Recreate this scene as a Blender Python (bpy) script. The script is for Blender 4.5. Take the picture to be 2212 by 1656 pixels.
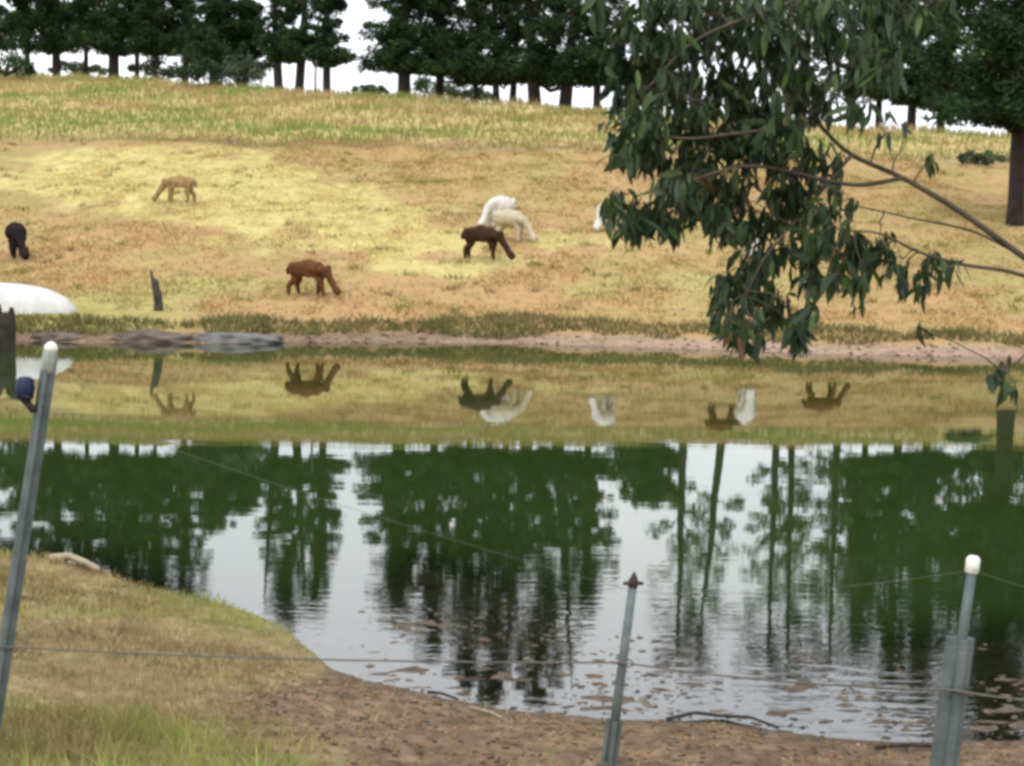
import bpy, bmesh, math, random
import numpy as np
from mathutils import Vector, Matrix

for o in list(bpy.data.objects):
    bpy.data.objects.remove(o, do_unlink=True)
SC = bpy.context.scene
COL = SC.collection
rnd = random.Random(7)
RNG = np.random.default_rng(7)

# ------------------------------------------------------------------ camera
FPX, CX, CY = 3600.0, 1106.0, 828.0          # photo measured on a 2212 x 1656 raster
CAM_H = 2.4                                   # metres above the pond's surface
PITCH = math.atan((828 - 500) / FPX)
ROLL = math.radians(1.2)
Fw = Vector((0, math.cos(PITCH), -math.sin(PITCH)))
R0 = Vector((1, 0, 0)); U0 = Vector((0, math.sin(PITCH), math.cos(PITCH)))
Rt = R0 * math.cos(ROLL) + U0 * math.sin(ROLL)
Up = -R0 * math.sin(ROLL) + U0 * math.cos(ROLL)
CAM = Vector((0, 0, CAM_H))
cam_d = bpy.data.cameras.new("camera"); cam = bpy.data.objects.new("camera", cam_d); COL.objects.link(cam)
cam_d.sensor_width = 36; cam_d.lens = FPX / 2212 * 36; cam_d.clip_start = 0.05; cam_d.clip_end = 6000
m = Matrix.Identity(4)
for i in range(3):
    m[i][0] = Rt[i]; m[i][1] = Up[i]; m[i][2] = -Fw[i]; m[i][3] = CAM[i]
cam.matrix_world = m
SC.camera = cam

# ------------------------------------------------------------------ sky, sun, exposure
SUN_EL, SUN_AZ = math.radians(52), math.radians(200)     # azimuth clockwise from +Y (behind the camera, a little left)
world = bpy.data.worlds.new("World"); SC.world = world; world.use_nodes = True
nt = world.node_tree; nt.nodes.clear()
sky = nt.nodes.new("ShaderNodeTexSky"); sky.sky_type = 'NISHITA'; sky.sun_disc = False
sky.sun_elevation = SUN_EL; sky.sun_rotation = SUN_AZ; sky.air_density = 1.0; sky.dust_density = 3.0; sky.ozone_density = 1.0
hsv = nt.nodes.new("ShaderNodeHueSaturation"); hsv.inputs['Saturation'].default_value = 0.30
tcn = nt.nodes.new("ShaderNodeTexCoord")
mpn = nt.nodes.new("ShaderNodeMapping"); mpn.inputs['Scale'].default_value = (1, 1, 2.2)
nzs = nt.nodes.new("ShaderNodeTexNoise"); nzs.inputs['Scale'].default_value = 3.0; nzs.inputs['Detail'].default_value = 5
rps = nt.nodes.new("ShaderNodeValToRGB")
rps.color_ramp.elements[0].position = 0.3; rps.color_ramp.elements[0].color = (10.6, 11.1, 12.0, 1)
rps.color_ramp.elements[1].position = 0.75; rps.color_ramp.elements[1].color = (14.0, 14.0, 14.2, 1)
mxs = nt.nodes.new("ShaderNodeMix"); mxs.data_type = 'RGBA'; mxs.inputs[0].default_value = 0.72
bg = nt.nodes.new("ShaderNodeBackground"); bg.inputs['Strength'].default_value = 0.14
wo = nt.nodes.new("ShaderNodeOutputWorld")
L = nt.links.new
L(tcn.outputs['Generated'], mpn.inputs[0]); L(mpn.outputs[0], nzs.inputs['Vector']); L(nzs.outputs['Fac'], rps.inputs[0])
L(sky.outputs[0], hsv.inputs['Color']); L(hsv.outputs[0], mxs.inputs[6]); L(rps.outputs[0], mxs.inputs[7])
L(mxs.outputs[2], bg.inputs['Color']); L(bg.outputs[0], wo.inputs['Surface'])

sun_d = bpy.data.lights.new("sun", 'SUN'); sun_d.energy = 1.1; sun_d.angle = math.radians(11); sun_d.color = (1, 0.95, 0.86)
sun = bpy.data.objects.new("sun", sun_d); COL.objects.link(sun)
sd_ = Vector((math.sin(SUN_AZ) * math.cos(SUN_EL), math.cos(SUN_AZ) * math.cos(SUN_EL), math.sin(SUN_EL)))
sun.rotation_euler = (-sd_).to_track_quat('-Z', 'Y').to_euler()
SC.view_settings.view_transform = 'Standard'; SC.view_settings.look = 'None'
SC.view_settings.gamma = 1; SC.view_settings.exposure = 0.1; SC.view_settings.use_curve_mapping = False
SC.cycles.pixel_filter_type = 'BLACKMAN_HARRIS'; SC.cycles.filter_width = 3.5
SC.cycles.max_bounces = 8; SC.cycles.transparent_max_bounces = 12
SC.cycles.caustics_reflective = False; SC.cycles.caustics_refractive = False
SC.cycles.use_denoising = True

# ------------------------------------------------------------------ measuring helpers
def ray(px, py):
    return Fw + Rt * ((px - CX) / FPX) + Up * ((CY - py) / FPX)
def on_plane(px, py, z=0.0):
    d = ray(px, py); t = (z - CAM.z) / d.z
    return CAM + d * t
def at_y(px, py, Y):
    d = ray(px, py)
    return CAM + d * (Y / d.y)
def on_ground(px, py, y0=30.0, y1=130.0):
    d = ray(px, py); d = d / d.y
    y = y0
    while y < y1:
        p = CAM + d * y
        if float(H(p.x, p.y)) >= p.z:
            break
        y += 0.1
    p = CAM + d * y
    return Vector((p.x, p.y, float(H(p.x, p.y))))

def sstep(a, b, x):
    t = np.clip((x - a) / (b - a), 0, 1)
    return t * t * (3 - 2 * t)
_LAT = np.random.default_rng(3).random((256, 256))
def vnoise(x, y):
    x = np.asarray(x, float); y = np.asarray(y, float)
    xi = np.floor(x).astype(int); yi = np.floor(y).astype(int)
    fx = x - xi; fy = y - yi
    fx = fx * fx * (3 - 2 * fx); fy = fy * fy * (3 - 2 * fy)
    a = _LAT[xi & 255, yi & 255]; b = _LAT[(xi + 1) & 255, yi & 255]
    c = _LAT[xi & 255, (yi + 1) & 255]; d = _LAT[(xi + 1) & 255, (yi + 1) & 255]
    return (a * (1 - fx) + b * fx) * (1 - fy) + (c * (1 - fx) + d * fx) * fy
def fbm(x, y, oct=4):
    s = 0; a = 0.5; n = 0
    for k in range(oct):
        s = s + a * vnoise(x * 2 ** k + 17.3 * k, y * 2 ** k - 9.1 * k); n += a; a *= 0.5
    return s / n

# pond outline, anticlockwise in world metres
near_px = [(0, 1196), (60, 1200), (130, 1212), (200, 1234), (290, 1258), (380, 1280), (480, 1302), (560, 1330), (630, 1368), (680, 1412),
           (716, 1446), (790, 1472), (880, 1490), (970, 1512), (1080, 1532), (1200, 1545), (1330, 1556), (1450, 1556), (1560, 1562),
           (1680, 1582), (1800, 1596), (1930, 1604), (2060, 1606), (2212, 1600)]
far_px = [(2212, 772), (2050, 770), (1900, 767), (1760, 764), (1600, 757), (1450, 752), (1300, 747), (1150, 743), (1000, 741), (860, 739),
          (740, 740), (620, 741), (500, 744), (400, 742), (300, 741), (200, 742), (100, 738), (0, 735)]
POND = [(-17, 15.5), (-9, 13.6)] + [tuple(on_plane(*p).xy) for p in near_px] + [(4.6, 8.6), (8, 10), (14, 14), (19, 20), (20, 27), (16, 32.5)] \
     + [tuple(on_plane(*p).xy) for p in far_px] + [(-14, 33.2), (-19, 31), (-22, 26), (-21, 19)]
POND_ = np.array(POND)
def sdist(x, y, POLY=None):
    POND = POND_ if POLY is None else np.array(POLY)
    x = np.atleast_1d(np.asarray(x, float)).ravel(); y = np.atleast_1d(np.asarray(y, float)).ravel()
    best = np.full(x.shape, 1e9); inside = np.zeros(x.shape, bool)
    n = len(POND)
    for i in range(n):
        ax, ay = POND[i]; bx, by = POND[(i + 1) % n]
        dx, dy = bx - ax, by - ay
        t = np.clip(((x - ax) * dx + (y - ay) * dy) / (dx * dx + dy * dy), 0, 1)
        best = np.minimum(best, (x - ax - t * dx) ** 2 + (y - ay - t * dy) ** 2)
        c = (ay > y) != (by > y)
        with np.errstate(divide='ignore', invalid='ignore'):
            inside ^= c & (x < (bx - ax) * (y - ay) / (by - ay) + ax)
    d = np.sqrt(best)
    return np.where(inside, -d, d)
PROF_Y = [30, 36.2, 39.3, 45.2, 53.7, 65, 72.4, 73.6, 85, 130]
PROF_Z = [0.40, 0.45, 0.74, 1.56, 3.02, 4.8, 5.95, 6.2, 8.0, 15.4]
def H(x, y):
    shp = np.shape(x)
    x = np.atleast_1d(np.asarray(x, float)).ravel(); y = np.atleast_1d(np.asarray(y, float)).ravel()
    s = sdist(x, y)
    n1 = fbm(x * 0.35, y * 0.35) - 0.5; n2 = fbm(x * 1.7 + 40, y * 1.7) - 0.5; n3 = fbm(x * 5 + 9, y * 8 + 5, 2) - 0.5; n4 = fbm(x * 8, y * 17 + 5, 3) - 0.5
    # near bank
    so = np.maximum(s, 0)
    zn = 1.05 * (1 - np.exp(-so * 0.115)) + (n2 * 0.10 + n3 * 0.05) * np.clip(so * 0.8, 0, 1)
    # far bank and hill
    bank = np.interp(so, [0, 0.3, 0.65, 1.2, 1.8], [0, 0.07, 0.15, 0.33, 0.44]) + (n2 * 0.13 + n3 * 0.05) * np.clip(so, 0, 1)
    yc = 93 - 0.47 * np.clip(x, -45, 45); zc = 9.7 - 0.09 * np.clip(x, -45, 45)
    base = np.interp(y + n1 * 2.5, PROF_Y, PROF_Z)
    ov = y - yc
    hill = np.where(ov < -8, base, 0)
    slope = 0.168
    k = 5.0
    top = zc - 0.02 * np.maximum(ov, 0) - 0.0
    lin = np.interp(np.minimum(y, yc), PROF_Y, PROF_Z)
    hill = np.minimum(base, lin)
    drop = np.maximum(ov, 0)
    hill = hill - 0.05 * np.where(drop < 6, drop * drop / 12, drop - 3) - 0.1 * np.maximum(drop - 40, 0)
    hill = np.maximum(hill, -3.0) + n1 * 0.5 * sstep(40, 60, y) + n2 * 0.09
    zf = np.where(so < 1.6, np.minimum(bank, np.maximum(hill, 0.45) + 0.1), np.maximum(hill, 0.0))
    w2 = sstep(1.2, 2.4, so)
    zf = bank * (1 - w2) + hill * w2
    wf = sstep(17, 29, y)
    zo = zn * (1 - wf) + zf * wf
    # pond bed
    si = np.maximum(-s, 0)
    bedn = -np.interp(si, [0, 0.5, 1.3, 2.0, 3.2, 6, 40], [0.0, 0.014, 0.034, 0.085, 0.5, 1.2, 1.8]) + (n2 * 0.05 + n3 * 0.06 + n4 * .12 - .004) * np.clip(si * 1.6, 0, 1) * sstep(2.6, 1.6, si)
    bedf = -np.interp(si, [0, 1, 4, 40], [0, 0.35, 1.2, 1.8])
    # the left arm of the pond drops off at once
    steep = sstep(-0.6, -1.6, x)
    bedn = bedn * (1 - steep) + (bedf) * steep
    zi = bedn * (1 - wf) + bedf * wf
    zi = np.minimum(zi, 0.007)
    z = np.where(s > 0, zo, zi)
    # falls away far outside
    far = np.maximum(np.abs(x) - 120, 0)
    z = z - np.minimum(far * 0.03, 8)
    return z.reshape(shp) if shp else z[0]

# ------------------------------------------------------------------ object helpers
def tag(o, label=None, cat=None, group=None, kind=None):
    if label: o["label"] = label
    if cat: o["category"] = cat
    if group: o["group"] = group
    if kind: o["kind"] = kind
    return o
def empty(name, loc=(0, 0, 0), rz=0.0):
    o = bpy.data.objects.new(name, None); COL.objects.link(o); o.location = loc; o.rotation_euler = (0, 0, rz)
    o.empty_display_size = 0.2
    return o
def mesh_np(name, verts, faces, mat=None, smooth=False):
    """faces: int array (n,3) or (n,4), or list of such arrays"""
    me = bpy.data.meshes.new(name)
    verts = np.asarray(verts, np.float32)
    fl = faces if isinstance(faces, list) else [faces]
    me.vertices.add(len(verts)); me.vertices.foreach_set("co", verts.ravel())
    loops = np.concatenate([np.asarray(f, np.int32).ravel() for f in fl])
    tot = np.concatenate([np.full(len(f), np.asarray(f).shape[1], np.int32) for f in fl])
    st = np.concatenate([[0], np.cumsum(tot)[:-1]]).astype(np.int32)
    me.loops.add(len(loops)); me.loops.foreach_set("vertex_index", loops)
    me.polygons.add(len(tot)); me.polygons.foreach_set("loop_start", st); me.polygons.foreach_set("loop_total", tot)
    if smooth: me.polygons.foreach_set("use_smooth", np.ones(len(tot), bool))
    me.update(calc_edges=True); me.validate()
    if mat: me.materials.append(mat)
    return me
def vcol(me, name, arr):
    a = me.attributes.new(name, 'FLOAT_COLOR', 'POINT')
    arr = np.asarray(arr, np.float32)
    if arr.shape[1] == 3: arr = np.concatenate([arr, np.ones((len(arr), 1), np.float32)], 1)
    a.data.foreach_set("color", arr.ravel())
def obj(name, me, parent=None, loc=None):
    o = bpy.data.objects.new(name, me); COL.objects.link(o)
    if parent is not None: o.parent = parent
    if loc is not None: o.location = loc
    return o
def tube_arrays(pts, radii, n=8, jitter=0.0, cap=True, seed=0):
    rg = np.random.default_rng(seed)
    pts = [Vector(p) for p in pts]
    V = []; F = []
    prev = None
    for i, p in enumerate(pts):
        t = (pts[min(i + 1, len(pts) - 1)] - pts[max(i - 1, 0)]).normalized()
        if prev is None:
            a = t.orthogonal().normalized()
        else:
            a = (prev - t * prev.dot(t)).normalized()
        prev = a
        b = t.cross(a)
        for k in range(n):
            th = 2 * math.pi * k / n
            r = radii[i] * (1 + jitter * (rg.random() - 0.5) * 2)
            V.append(p + a * (math.cos(th) * r) + b * (math.sin(th) * r))
    for i in range(len(pts) - 1):
        for k in range(n):
            F.append((i * n + k, i * n + (k + 1) % n, (i + 1) * n + (k + 1) % n, (i + 1) * n + k))
    T = []
    if cap:
        V.append(pts[0]); c0 = len(V) - 1
        V.append(pts[-1]); c1 = len(V) - 1
        e = (len(pts) - 1) * n
        for k in range(n):
            T.append((c0, (k + 1) % n, k)); T.append((c1, e + k, e + (k + 1) % n))
    return np.array([tuple(v) for v in V], np.float32), np.array(F, np.int32).reshape(-1, 4), np.array(T, np.int32).reshape(-1, 3)
def join_arrays(parts):
    V = []; Q = []; T = []; off = 0
    for v, q, t in parts:
        V.append(v); Q.append(q + off); T.append(t + off); off += len(v)
    return np.concatenate(V), [a for a in (np.concatenate(Q), np.concatenate(T)) if len(a)]
def tube(name, pts, radii, mat, parent=None, n=8, jitter=0.0, seed=0):
    v, q, t = tube_arrays(pts, radii, n, jitter, True, seed)
    return obj(name, mesh_np(name, v, [a for a in (q, t) if len(a)], mat, True), parent)
def curve_pts(p0, p1, n, sag=0.0, wob=0.0, rg=rnd):
    p0 = Vector(p0); p1 = Vector(p1); out = []
    for i in range(n + 1):
        t = i / n
        p = p0.lerp(p1, t); p.z += sag * 4 * t * (1 - t)
        if 0 < i < n: p += Vector((rg.uniform(-1, 1), rg.uniform(-1, 1), rg.uniform(-1, 1))) * wob
        out.append(p)
    return out

# ------------------------------------------------------------------ materials
def mat_new(name):
    mt = bpy.data.materials.new(name); mt.use_nodes = True
    t = mt.node_tree; t.nodes.clear()
    out = t.nodes.new("ShaderNodeOutputMaterial")
    return mt, t, out
def N(t, kind, **kw):
    n = t.nodes.new(kind)
    for k, v in kw.items():
        if hasattr(n, k): setattr(n, k, v)
    return n
def principled(name, c1, c2=None, scale=8.0, rough=0.8, metal=0.0, bump=0.0, bscale=30.0, attr=None, detail=4.0, spec=0.3, trans=0.0):
    """base colour from noise between c1 and c2, optionally times a colour attribute"""
    mt, t, out = mat_new(name)
    p = N(t, "ShaderNodeBsdfPrincipled")
    p.inputs['Roughness'].default_value = rough; p.inputs['Metallic'].default_value = metal
    p.inputs['Specular IOR Level'].default_value = spec
    tc = N(t, "ShaderNodeTexCoord")
    lk = t.links.new
    nz = N(t, "ShaderNodeTexNoise"); nz.inputs['Scale'].default_value = scale; nz.inputs['Detail'].default_value = detail
    lk(tc.outputs['Object'], nz.inputs['Vector'])
    rp = N(t, "ShaderNodeValToRGB")
    rp.color_ramp.elements[0].position = 0.32; rp.color_ramp.elements[0].color = (*c1, 1)
    rp.color_ramp.elements[1].position = 0.68; rp.color_ramp.elements[1].color = (*(c2 or c1), 1)
    lk(nz.outputs['Fac'], rp.inputs[0])
    src = rp.outputs[0]
    if attr:
        at = N(t, "ShaderNodeAttribute"); at.attribute_name = attr
        mx = N(t, "ShaderNodeMix"); mx.data_type = 'RGBA'; mx.blend_type = 'MULTIPLY'; mx.inputs[0].default_value = 1
        lk(src, mx.inputs[6]); lk(at.outputs['Color'], mx.inputs[7]); src = mx.outputs[2]
    lk(src, p.inputs['Base Color'])
    if bump:
        nb = N(t, "ShaderNodeTexNoise"); nb.inputs['Scale'].default_value = bscale; nb.inputs['Detail'].default_value = 5
        lk(tc.outputs['Object'], nb.inputs['Vector'])
        b = N(t, "ShaderNodeBump"); b.inputs['Strength'].default_value = bump; b.inputs['Distance'].default_value = 0.02
        lk(nb.outputs['Fac'], b.inputs['Height']); lk(b.outputs[0], p.inputs['Normal'])
    if trans:
        tr = N(t, "ShaderNodeBsdfTranslucent"); lk(src, tr.inputs['Color'])
        ms = N(t, "ShaderNodeMixShader"); ms.inputs[0].default_value = trans
        lk(p.outputs[0], ms.inputs[1]); lk(tr.outputs[0], ms.inputs[2]); lk(ms.outputs[0], out.inputs['Surface'])
    else:
        lk(p.outputs[0], out.inputs['Surface'])
    return mt

M_BARK = principled("bark", (0.020, 0.015, 0.013), (0.045, 0.036, 0.032), 3, 0.95, bump=0.8, bscale=9)
M_GUMBARK = principled("gum_bark", (0.13, 0.115, 0.10), (0.22, 0.20, 0.17), 2, 0.9, bump=0.4, bscale=8)
M_TWIG = principled("twig_bark", (0.055, 0.045, 0.032), (0.11, 0.09, 0.065), 12, 0.9)
M_CONIF = principled("conifer_needles", (0.017, 0.038, 0.014), (0.040, 0.078, 0.025), 0.7, 0.85, attr="tint", spec=0.2, trans=0.12)
M_GUM = principled("gum_foliage", (0.045, 0.070, 0.032), (0.085, 0.120, 0.055), 0.8, 0.7, attr="tint", spec=0.3, trans=0.2)
M_LEAF = principled("eucalyptus_leaf", (0.016, 0.040, 0.014), (0.042, 0.074, 0.024), 9, 0.55, attr="tint", spec=0.4, trans=0.18)
M_LEAFDRY = principled("dry_leaf", (0.09, 0.045, 0.02), (0.15, 0.08, 0.035), 9, 0.6, spec=0.3, trans=0.2)
M_BUSH = principled("distant_bush_foliage", (0.05, 0.075, 0.045), (0.09, 0.12, 0.075), 0.6, 0.9, attr="tint", trans=0.15)
M_STEEL = principled("galvanised_steel", (0.085, 0.108, 0.108), (0.16, 0.19, 0.19), 14, 0.6, 0.35, 0.15, 60)
M_WHITEPL = principled("white_plastic", (0.72, 0.72, 0.66), (0.80, 0.80, 0.74), 30, 0.5)
M_GREYPL = principled("grey_plastic", (0.26, 0.29, 0.26), (0.33, 0.36, 0.32), 30, 0.6)
M_BLUEPL = principled("dark_blue_plastic", (0.008, 0.012, 0.04), (0.015, 0.022, 0.075), 30, 0.45)
M_RUST = principled("rusty_iron", (0.035, 0.022, 0.02), (0.065, 0.042, 0.036), 60, 0.8)
M_WIRE = principled("fence_wire", (0.10, 0.095, 0.085), (0.16, 0.15, 0.13), 40, 0.6, 0.3)
M_WIREPALE = principled("pale_polywire", (0.20, 0.17, 0.13), (0.28, 0.25, 0.20), 40, 0.7)
M_HULL = principled("white_hull_paint", (0.50, 0.50, 0.48), (0.70, 0.695, 0.68), 3.0, 0.5, bump=0.1, bscale=20)
M_GUNWALE = principled("cream_gunwale", (0.55, 0.50, 0.42), (0.66, 0.6, 0.5), 3, 0.6)
M_TIMBER = principled("dark_wet_timber", (0.018, 0.014, 0.012), (0.045, 0.036, 0.028), 6, 0.85, bump=0.8, bscale=14)
M_STUMP = principled("weathered_stump", (0.030, 0.030, 0.020), (0.075, 0.07, 0.05), 5, 0.95, bump=0.9, bscale=12)
M_MUDMOUND = principled("brown_mud", (0.075, 0.058, 0.048), (0.16, 0.125, 0.10), 3, 0.9, bump=0.8, bscale=9)
M_STONE = principled("grey_stone", (0.09, 0.09, 0.085), (0.19, 0.185, 0.175), 4, 0.9, bump=0.6, bscale=12)
M_CLOD = principled("wet_clods", (0.06, 0.045, 0.03), (0.17, 0.135, 0.10), 5, 0.75, bump=0.3, bscale=30, attr="tint")
M_STICK = principled("dark_stick", (0.025, 0.02, 0.016), (0.06, 0.05, 0.04), 20, 0.85)
M_PALESTICK = principled("pale_driftwood", (0.30, 0.25, 0.17), (0.42, 0.36, 0.26), 9, 0.9)
M_GRASS = principled("grass_blades", (0.75, 0.75, 0.75), (1.1, 1.1, 1.1), 1.2, 0.85, attr="tint", spec=0.15, trans=0.5)
M_EYE = principled("dark_eye", (0.004, 0.003, 0.003), None, 5, 0.2)
M_TOE = principled("dark_toe", (0.03, 0.025, 0.02), None, 5, 0.6)

# ------------------------------------------------------------------ ground
def axis(segs):
    out = []
    for a, b, st in segs:
        n = max(1, int(round((b - a) / st))); out += list(np.linspace(a, b, n, endpoint=False))
    out.append(segs[-1][1]); return np.array(out)
xs = axis([(-3000, -300, 300), (-300, -60, 20), (-60, -24, 1.5), (-24, -7, 0.4), (-7, -2.4, 0.12), (-2.4, 3.6, 0.05), (3.6, 6, .2), (6, 26, 0.4), (26, 60, 1.5), (60, 300, 20), (300, 3000, 300)])
ys = axis([(-300, -20, 40), (-20, 0, 2), (0, 5, 0.4), (5, 7, 0.09), (7, 10.8, 0.045), (10.8, 14, .12), (14, 32, 0.5), (32, 38, 0.12), (38, 76, 0.5), (76, 120, 1.0), (120, 300, 12), (300, 3500, 320)])
GX, GY = np.meshgrid(xs, ys, indexing='xy')
gx = GX.ravel(); gy = GY.ravel()
gz = H(gx, gy); gs = sdist(gx, gy)
nx, ny = len(xs), len(ys)
idx = np.arange(nx * ny).reshape(ny, nx)
gq = np.stack([idx[:-1, :-1], idx[:-1, 1:], idx[1:, 1:], idx[1:, :-1]], -1).reshape(-1, 4)

YP = [tuple(on_ground(a_, b_).xy) for a_, b_ in [(60, 350), (250, 318), (430, 314), (560, 348), (720, 398), (870, 447), (1000, 482), (1250, 526), (1235, 545), (1010, 560),
      (970, 590), (800, 586), (640, 548), (480, 505), (330, 462), (150, 420), (0, 405), (-120, 395), (-60, 370)]]
def zone(x, y, s):
    """what grows or lies where: yellow mown grass, long grass, mud, green grass"""
    n = fbm(x * 0.16 + 3, y * 0.10 + 8); nf = fbm(x * 0.9 + 30, y * 0.55, 3)
    # pale yellow mown patch lying across the slope
    dp = sdist(x, y, YP).reshape(np.shape(x))
    yel = np.clip(0.52 - dp / 3.0 + (nf - 0.5) * 4.2, 0, .9) * sstep(2.2, .3, dp) * (y > 38)
    longg = sstep(72.0, 74.0, y + (nf - .5) * 2)
    far = sstep(17, 29, y)
    mud_far = sstep(0.95, 0.55, s) * far
    ax = x + (nf - .5) * 1.6
    mud_near = (1 - far) * np.clip(sstep(2.6, 0.5, s + (nf - .5) * 2.2) * sstep(-1.9, -0.7, ax) + sstep(-1.0, 0.5, ax + (y - 6.2) * 0.25), 0, 1)
    mud = np.where(s < 0, 1.0, np.maximum(mud_far, mud_near))
    green = np.clip((fbm(x * 0.22 + 70, y * 0.16 + 11, 3) - 0.42) * 4.5, 0, 1) * np.where((y > 44) & (y < 72), .3, .8)
    strip = np.exp(-((y - 72.6 + (nf - .5) * 3) / 1.1) ** 2) * np.clip(fbm(x * .2 + 5, y * .1, 2) * 1.6 - .2, 0, .8)
    mud = np.maximum(mud, strip)
    return yel, longg, mud, green
zy, zl, zm, zg = zone(gx, gy, gs)

def ground_mat():
    mt, t, out = mat_new("paddock_ground"); lk = t.links.new
    p = N(t, "ShaderNodeBsdfPrincipled"); p.inputs['Roughness'].default_value = 0.95; p.inputs['Specular IOR Level'].default_value = 0.15
    tc = N(t, "ShaderNodeTexCoord"); at = N(t, "ShaderNodeAttribute"); at.attribute_name = "zone"
    sp = N(t, "ShaderNodeSeparateColor"); lk(at.outputs['Color'], sp.inputs[0])
    def noise(sc, det=4, stretch=None):
        n = N(t, "ShaderNodeTexNoise"); n.inputs['Scale'].default_value = sc; n.inputs['Detail'].default_value = det; n.inputs['Roughness'].default_value = 0.6
        if stretch:
            mp = N(t, "ShaderNodeMapping"); mp.inputs['Scale'].default_value = stretch; lk(tc.outputs['Object'], mp.inputs[0]); lk(mp.outputs[0], n.inputs['Vector'])
        else: lk(tc.outputs['Object'], n.inputs['Vector'])
        return n.outputs['Fac']
    def ramp(src, *st):
        r = N(t, "ShaderNodeValToRGB"); e = r.color_ramp.elements
        while len(e) < len(st): e.new(0.5)
        for el, (ps, c) in zip(e, st): el.position = ps; el.color = (*c, 1)
        lk(src, r.inputs[0]); return r.outputs[0]
    def mix(f, a, b, mode='MIX'):
        mx = N(t, "ShaderNodeMix"); mx.data_type = 'RGBA'; mx.blend_type = mode
        if isinstance(f, float): mx.inputs[0].default_value = f
        else: lk(f, mx.inputs[0])
        lk(a, mx.inputs[6]); lk(b, mx.inputs[7]); return mx.outputs[2]
    n1 = noise(0.35, 6, (1, 0.75, 1)); n2 = noise(1.6, 6, (1, 0.6, 1)); n3 = noise(9, 5)
    dry = ramp(n1, (0.30, (0.275, 0.215, 0.079)), (0.46, (0.365, 0.262, 0.11)), (0.58, (0.40, 0.253, 0.12)), (0.72, (0.385, 0.292, 0.125)))
    grn = ramp(n2, (0.3, (0.28, 0.27, 0.085)), (0.7, (0.40, 0.37, 0.13)))
    yel = ramp(n2, (0.30, (0.36, 0.29, 0.105)), (0.46, (0.49, 0.41, 0.155)), (0.7, (0.58, 0.50, 0.225)))
    lng = ramp(n2, (0.3, (0.32, 0.31, 0.10)), (0.5, (0.46, 0.37, 0.16)), (0.7, (0.52, 0.37, 0.19)))
    mud = ramp(n3, (0.3, (0.085, 0.058, 0.034)), (0.5, (0.165, 0.115, 0.069)), (0.72, (0.27, 0.192, 0.12)))
    at2 = N(t, "ShaderNodeAttribute"); at2.attribute_name = "zone2"
    sp2 = N(t, "ShaderNodeSeparateColor"); lk(at2.outputs['Color'], sp2.inputs[0])
    mudp = ramp(n3, (0.3, (0.22, 0.15, 0.10)), (0.5, (0.33, 0.235, 0.165)), (0.72, (0.45, 0.33, 0.235)))
    wet = ramp(n3, (0.3, (0.062, 0.048, 0.034)), (0.5, (0.105, 0.082, 0.06)), (0.72, (0.165, 0.13, 0.098)))
    mud = mix(at.outputs['Alpha'], mud, wet)
    mud = mix(sp2.outputs[1], mud, mudp)
    c = mix(sp2.outputs[0], dry, grn)
    nearg = ramp(n3, (0.3, (0.13, 0.115, 0.045)), (0.5, (0.23, 0.19, 0.085)), (0.7, (0.33, 0.26, 0.14)))
    c = mix(sp2.outputs[2], c, nearg)
    c = mix(sp.outputs[0], c, yel)
    c = mix(sp.outputs[1], c, lng)
    c = mix(sp.outputs[2], c, mud)
    fine = ramp(noise(3.2, 8, (1, .7, 1)), (0.25, (0.62, 0.60, 0.55)), (0.5, (1, 1, 1)), (0.8, (1.2, 1.18, 1.1)))
    c = mix(1.0, c, fine, 'MULTIPLY')
    lk(c, p.inputs['Base Color'])
    b = N(t, "ShaderNodeBump"); b.inputs['Strength'].default_value = 0.6; b.inputs['Distance'].default_value = 0.05
    lk(noise(6, 8), b.inputs['Height']); lk(b.outputs[0], p.inputs['Normal'])
    lk(p.outputs[0], out.inputs['Surface'])
    return mt
M_GROUND = ground_mat()
gme = mesh_np("ground", np.stack([gx, gy, gz], 1), gq, M_GROUND, True)
vcol(gme, "zone", np.stack([zy, zl, zm, sstep(.22, -.02, gs) * sstep(20, 15, gy)], 1)); vcol(gme, "zone2", np.stack([zg, sstep(28, 33, gy) * (.15 + .85 * sstep(-5.5, 4, gx)), sstep(20, 14, gy)], 1))
tag(obj("ground", gme), kind="structure")

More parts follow.
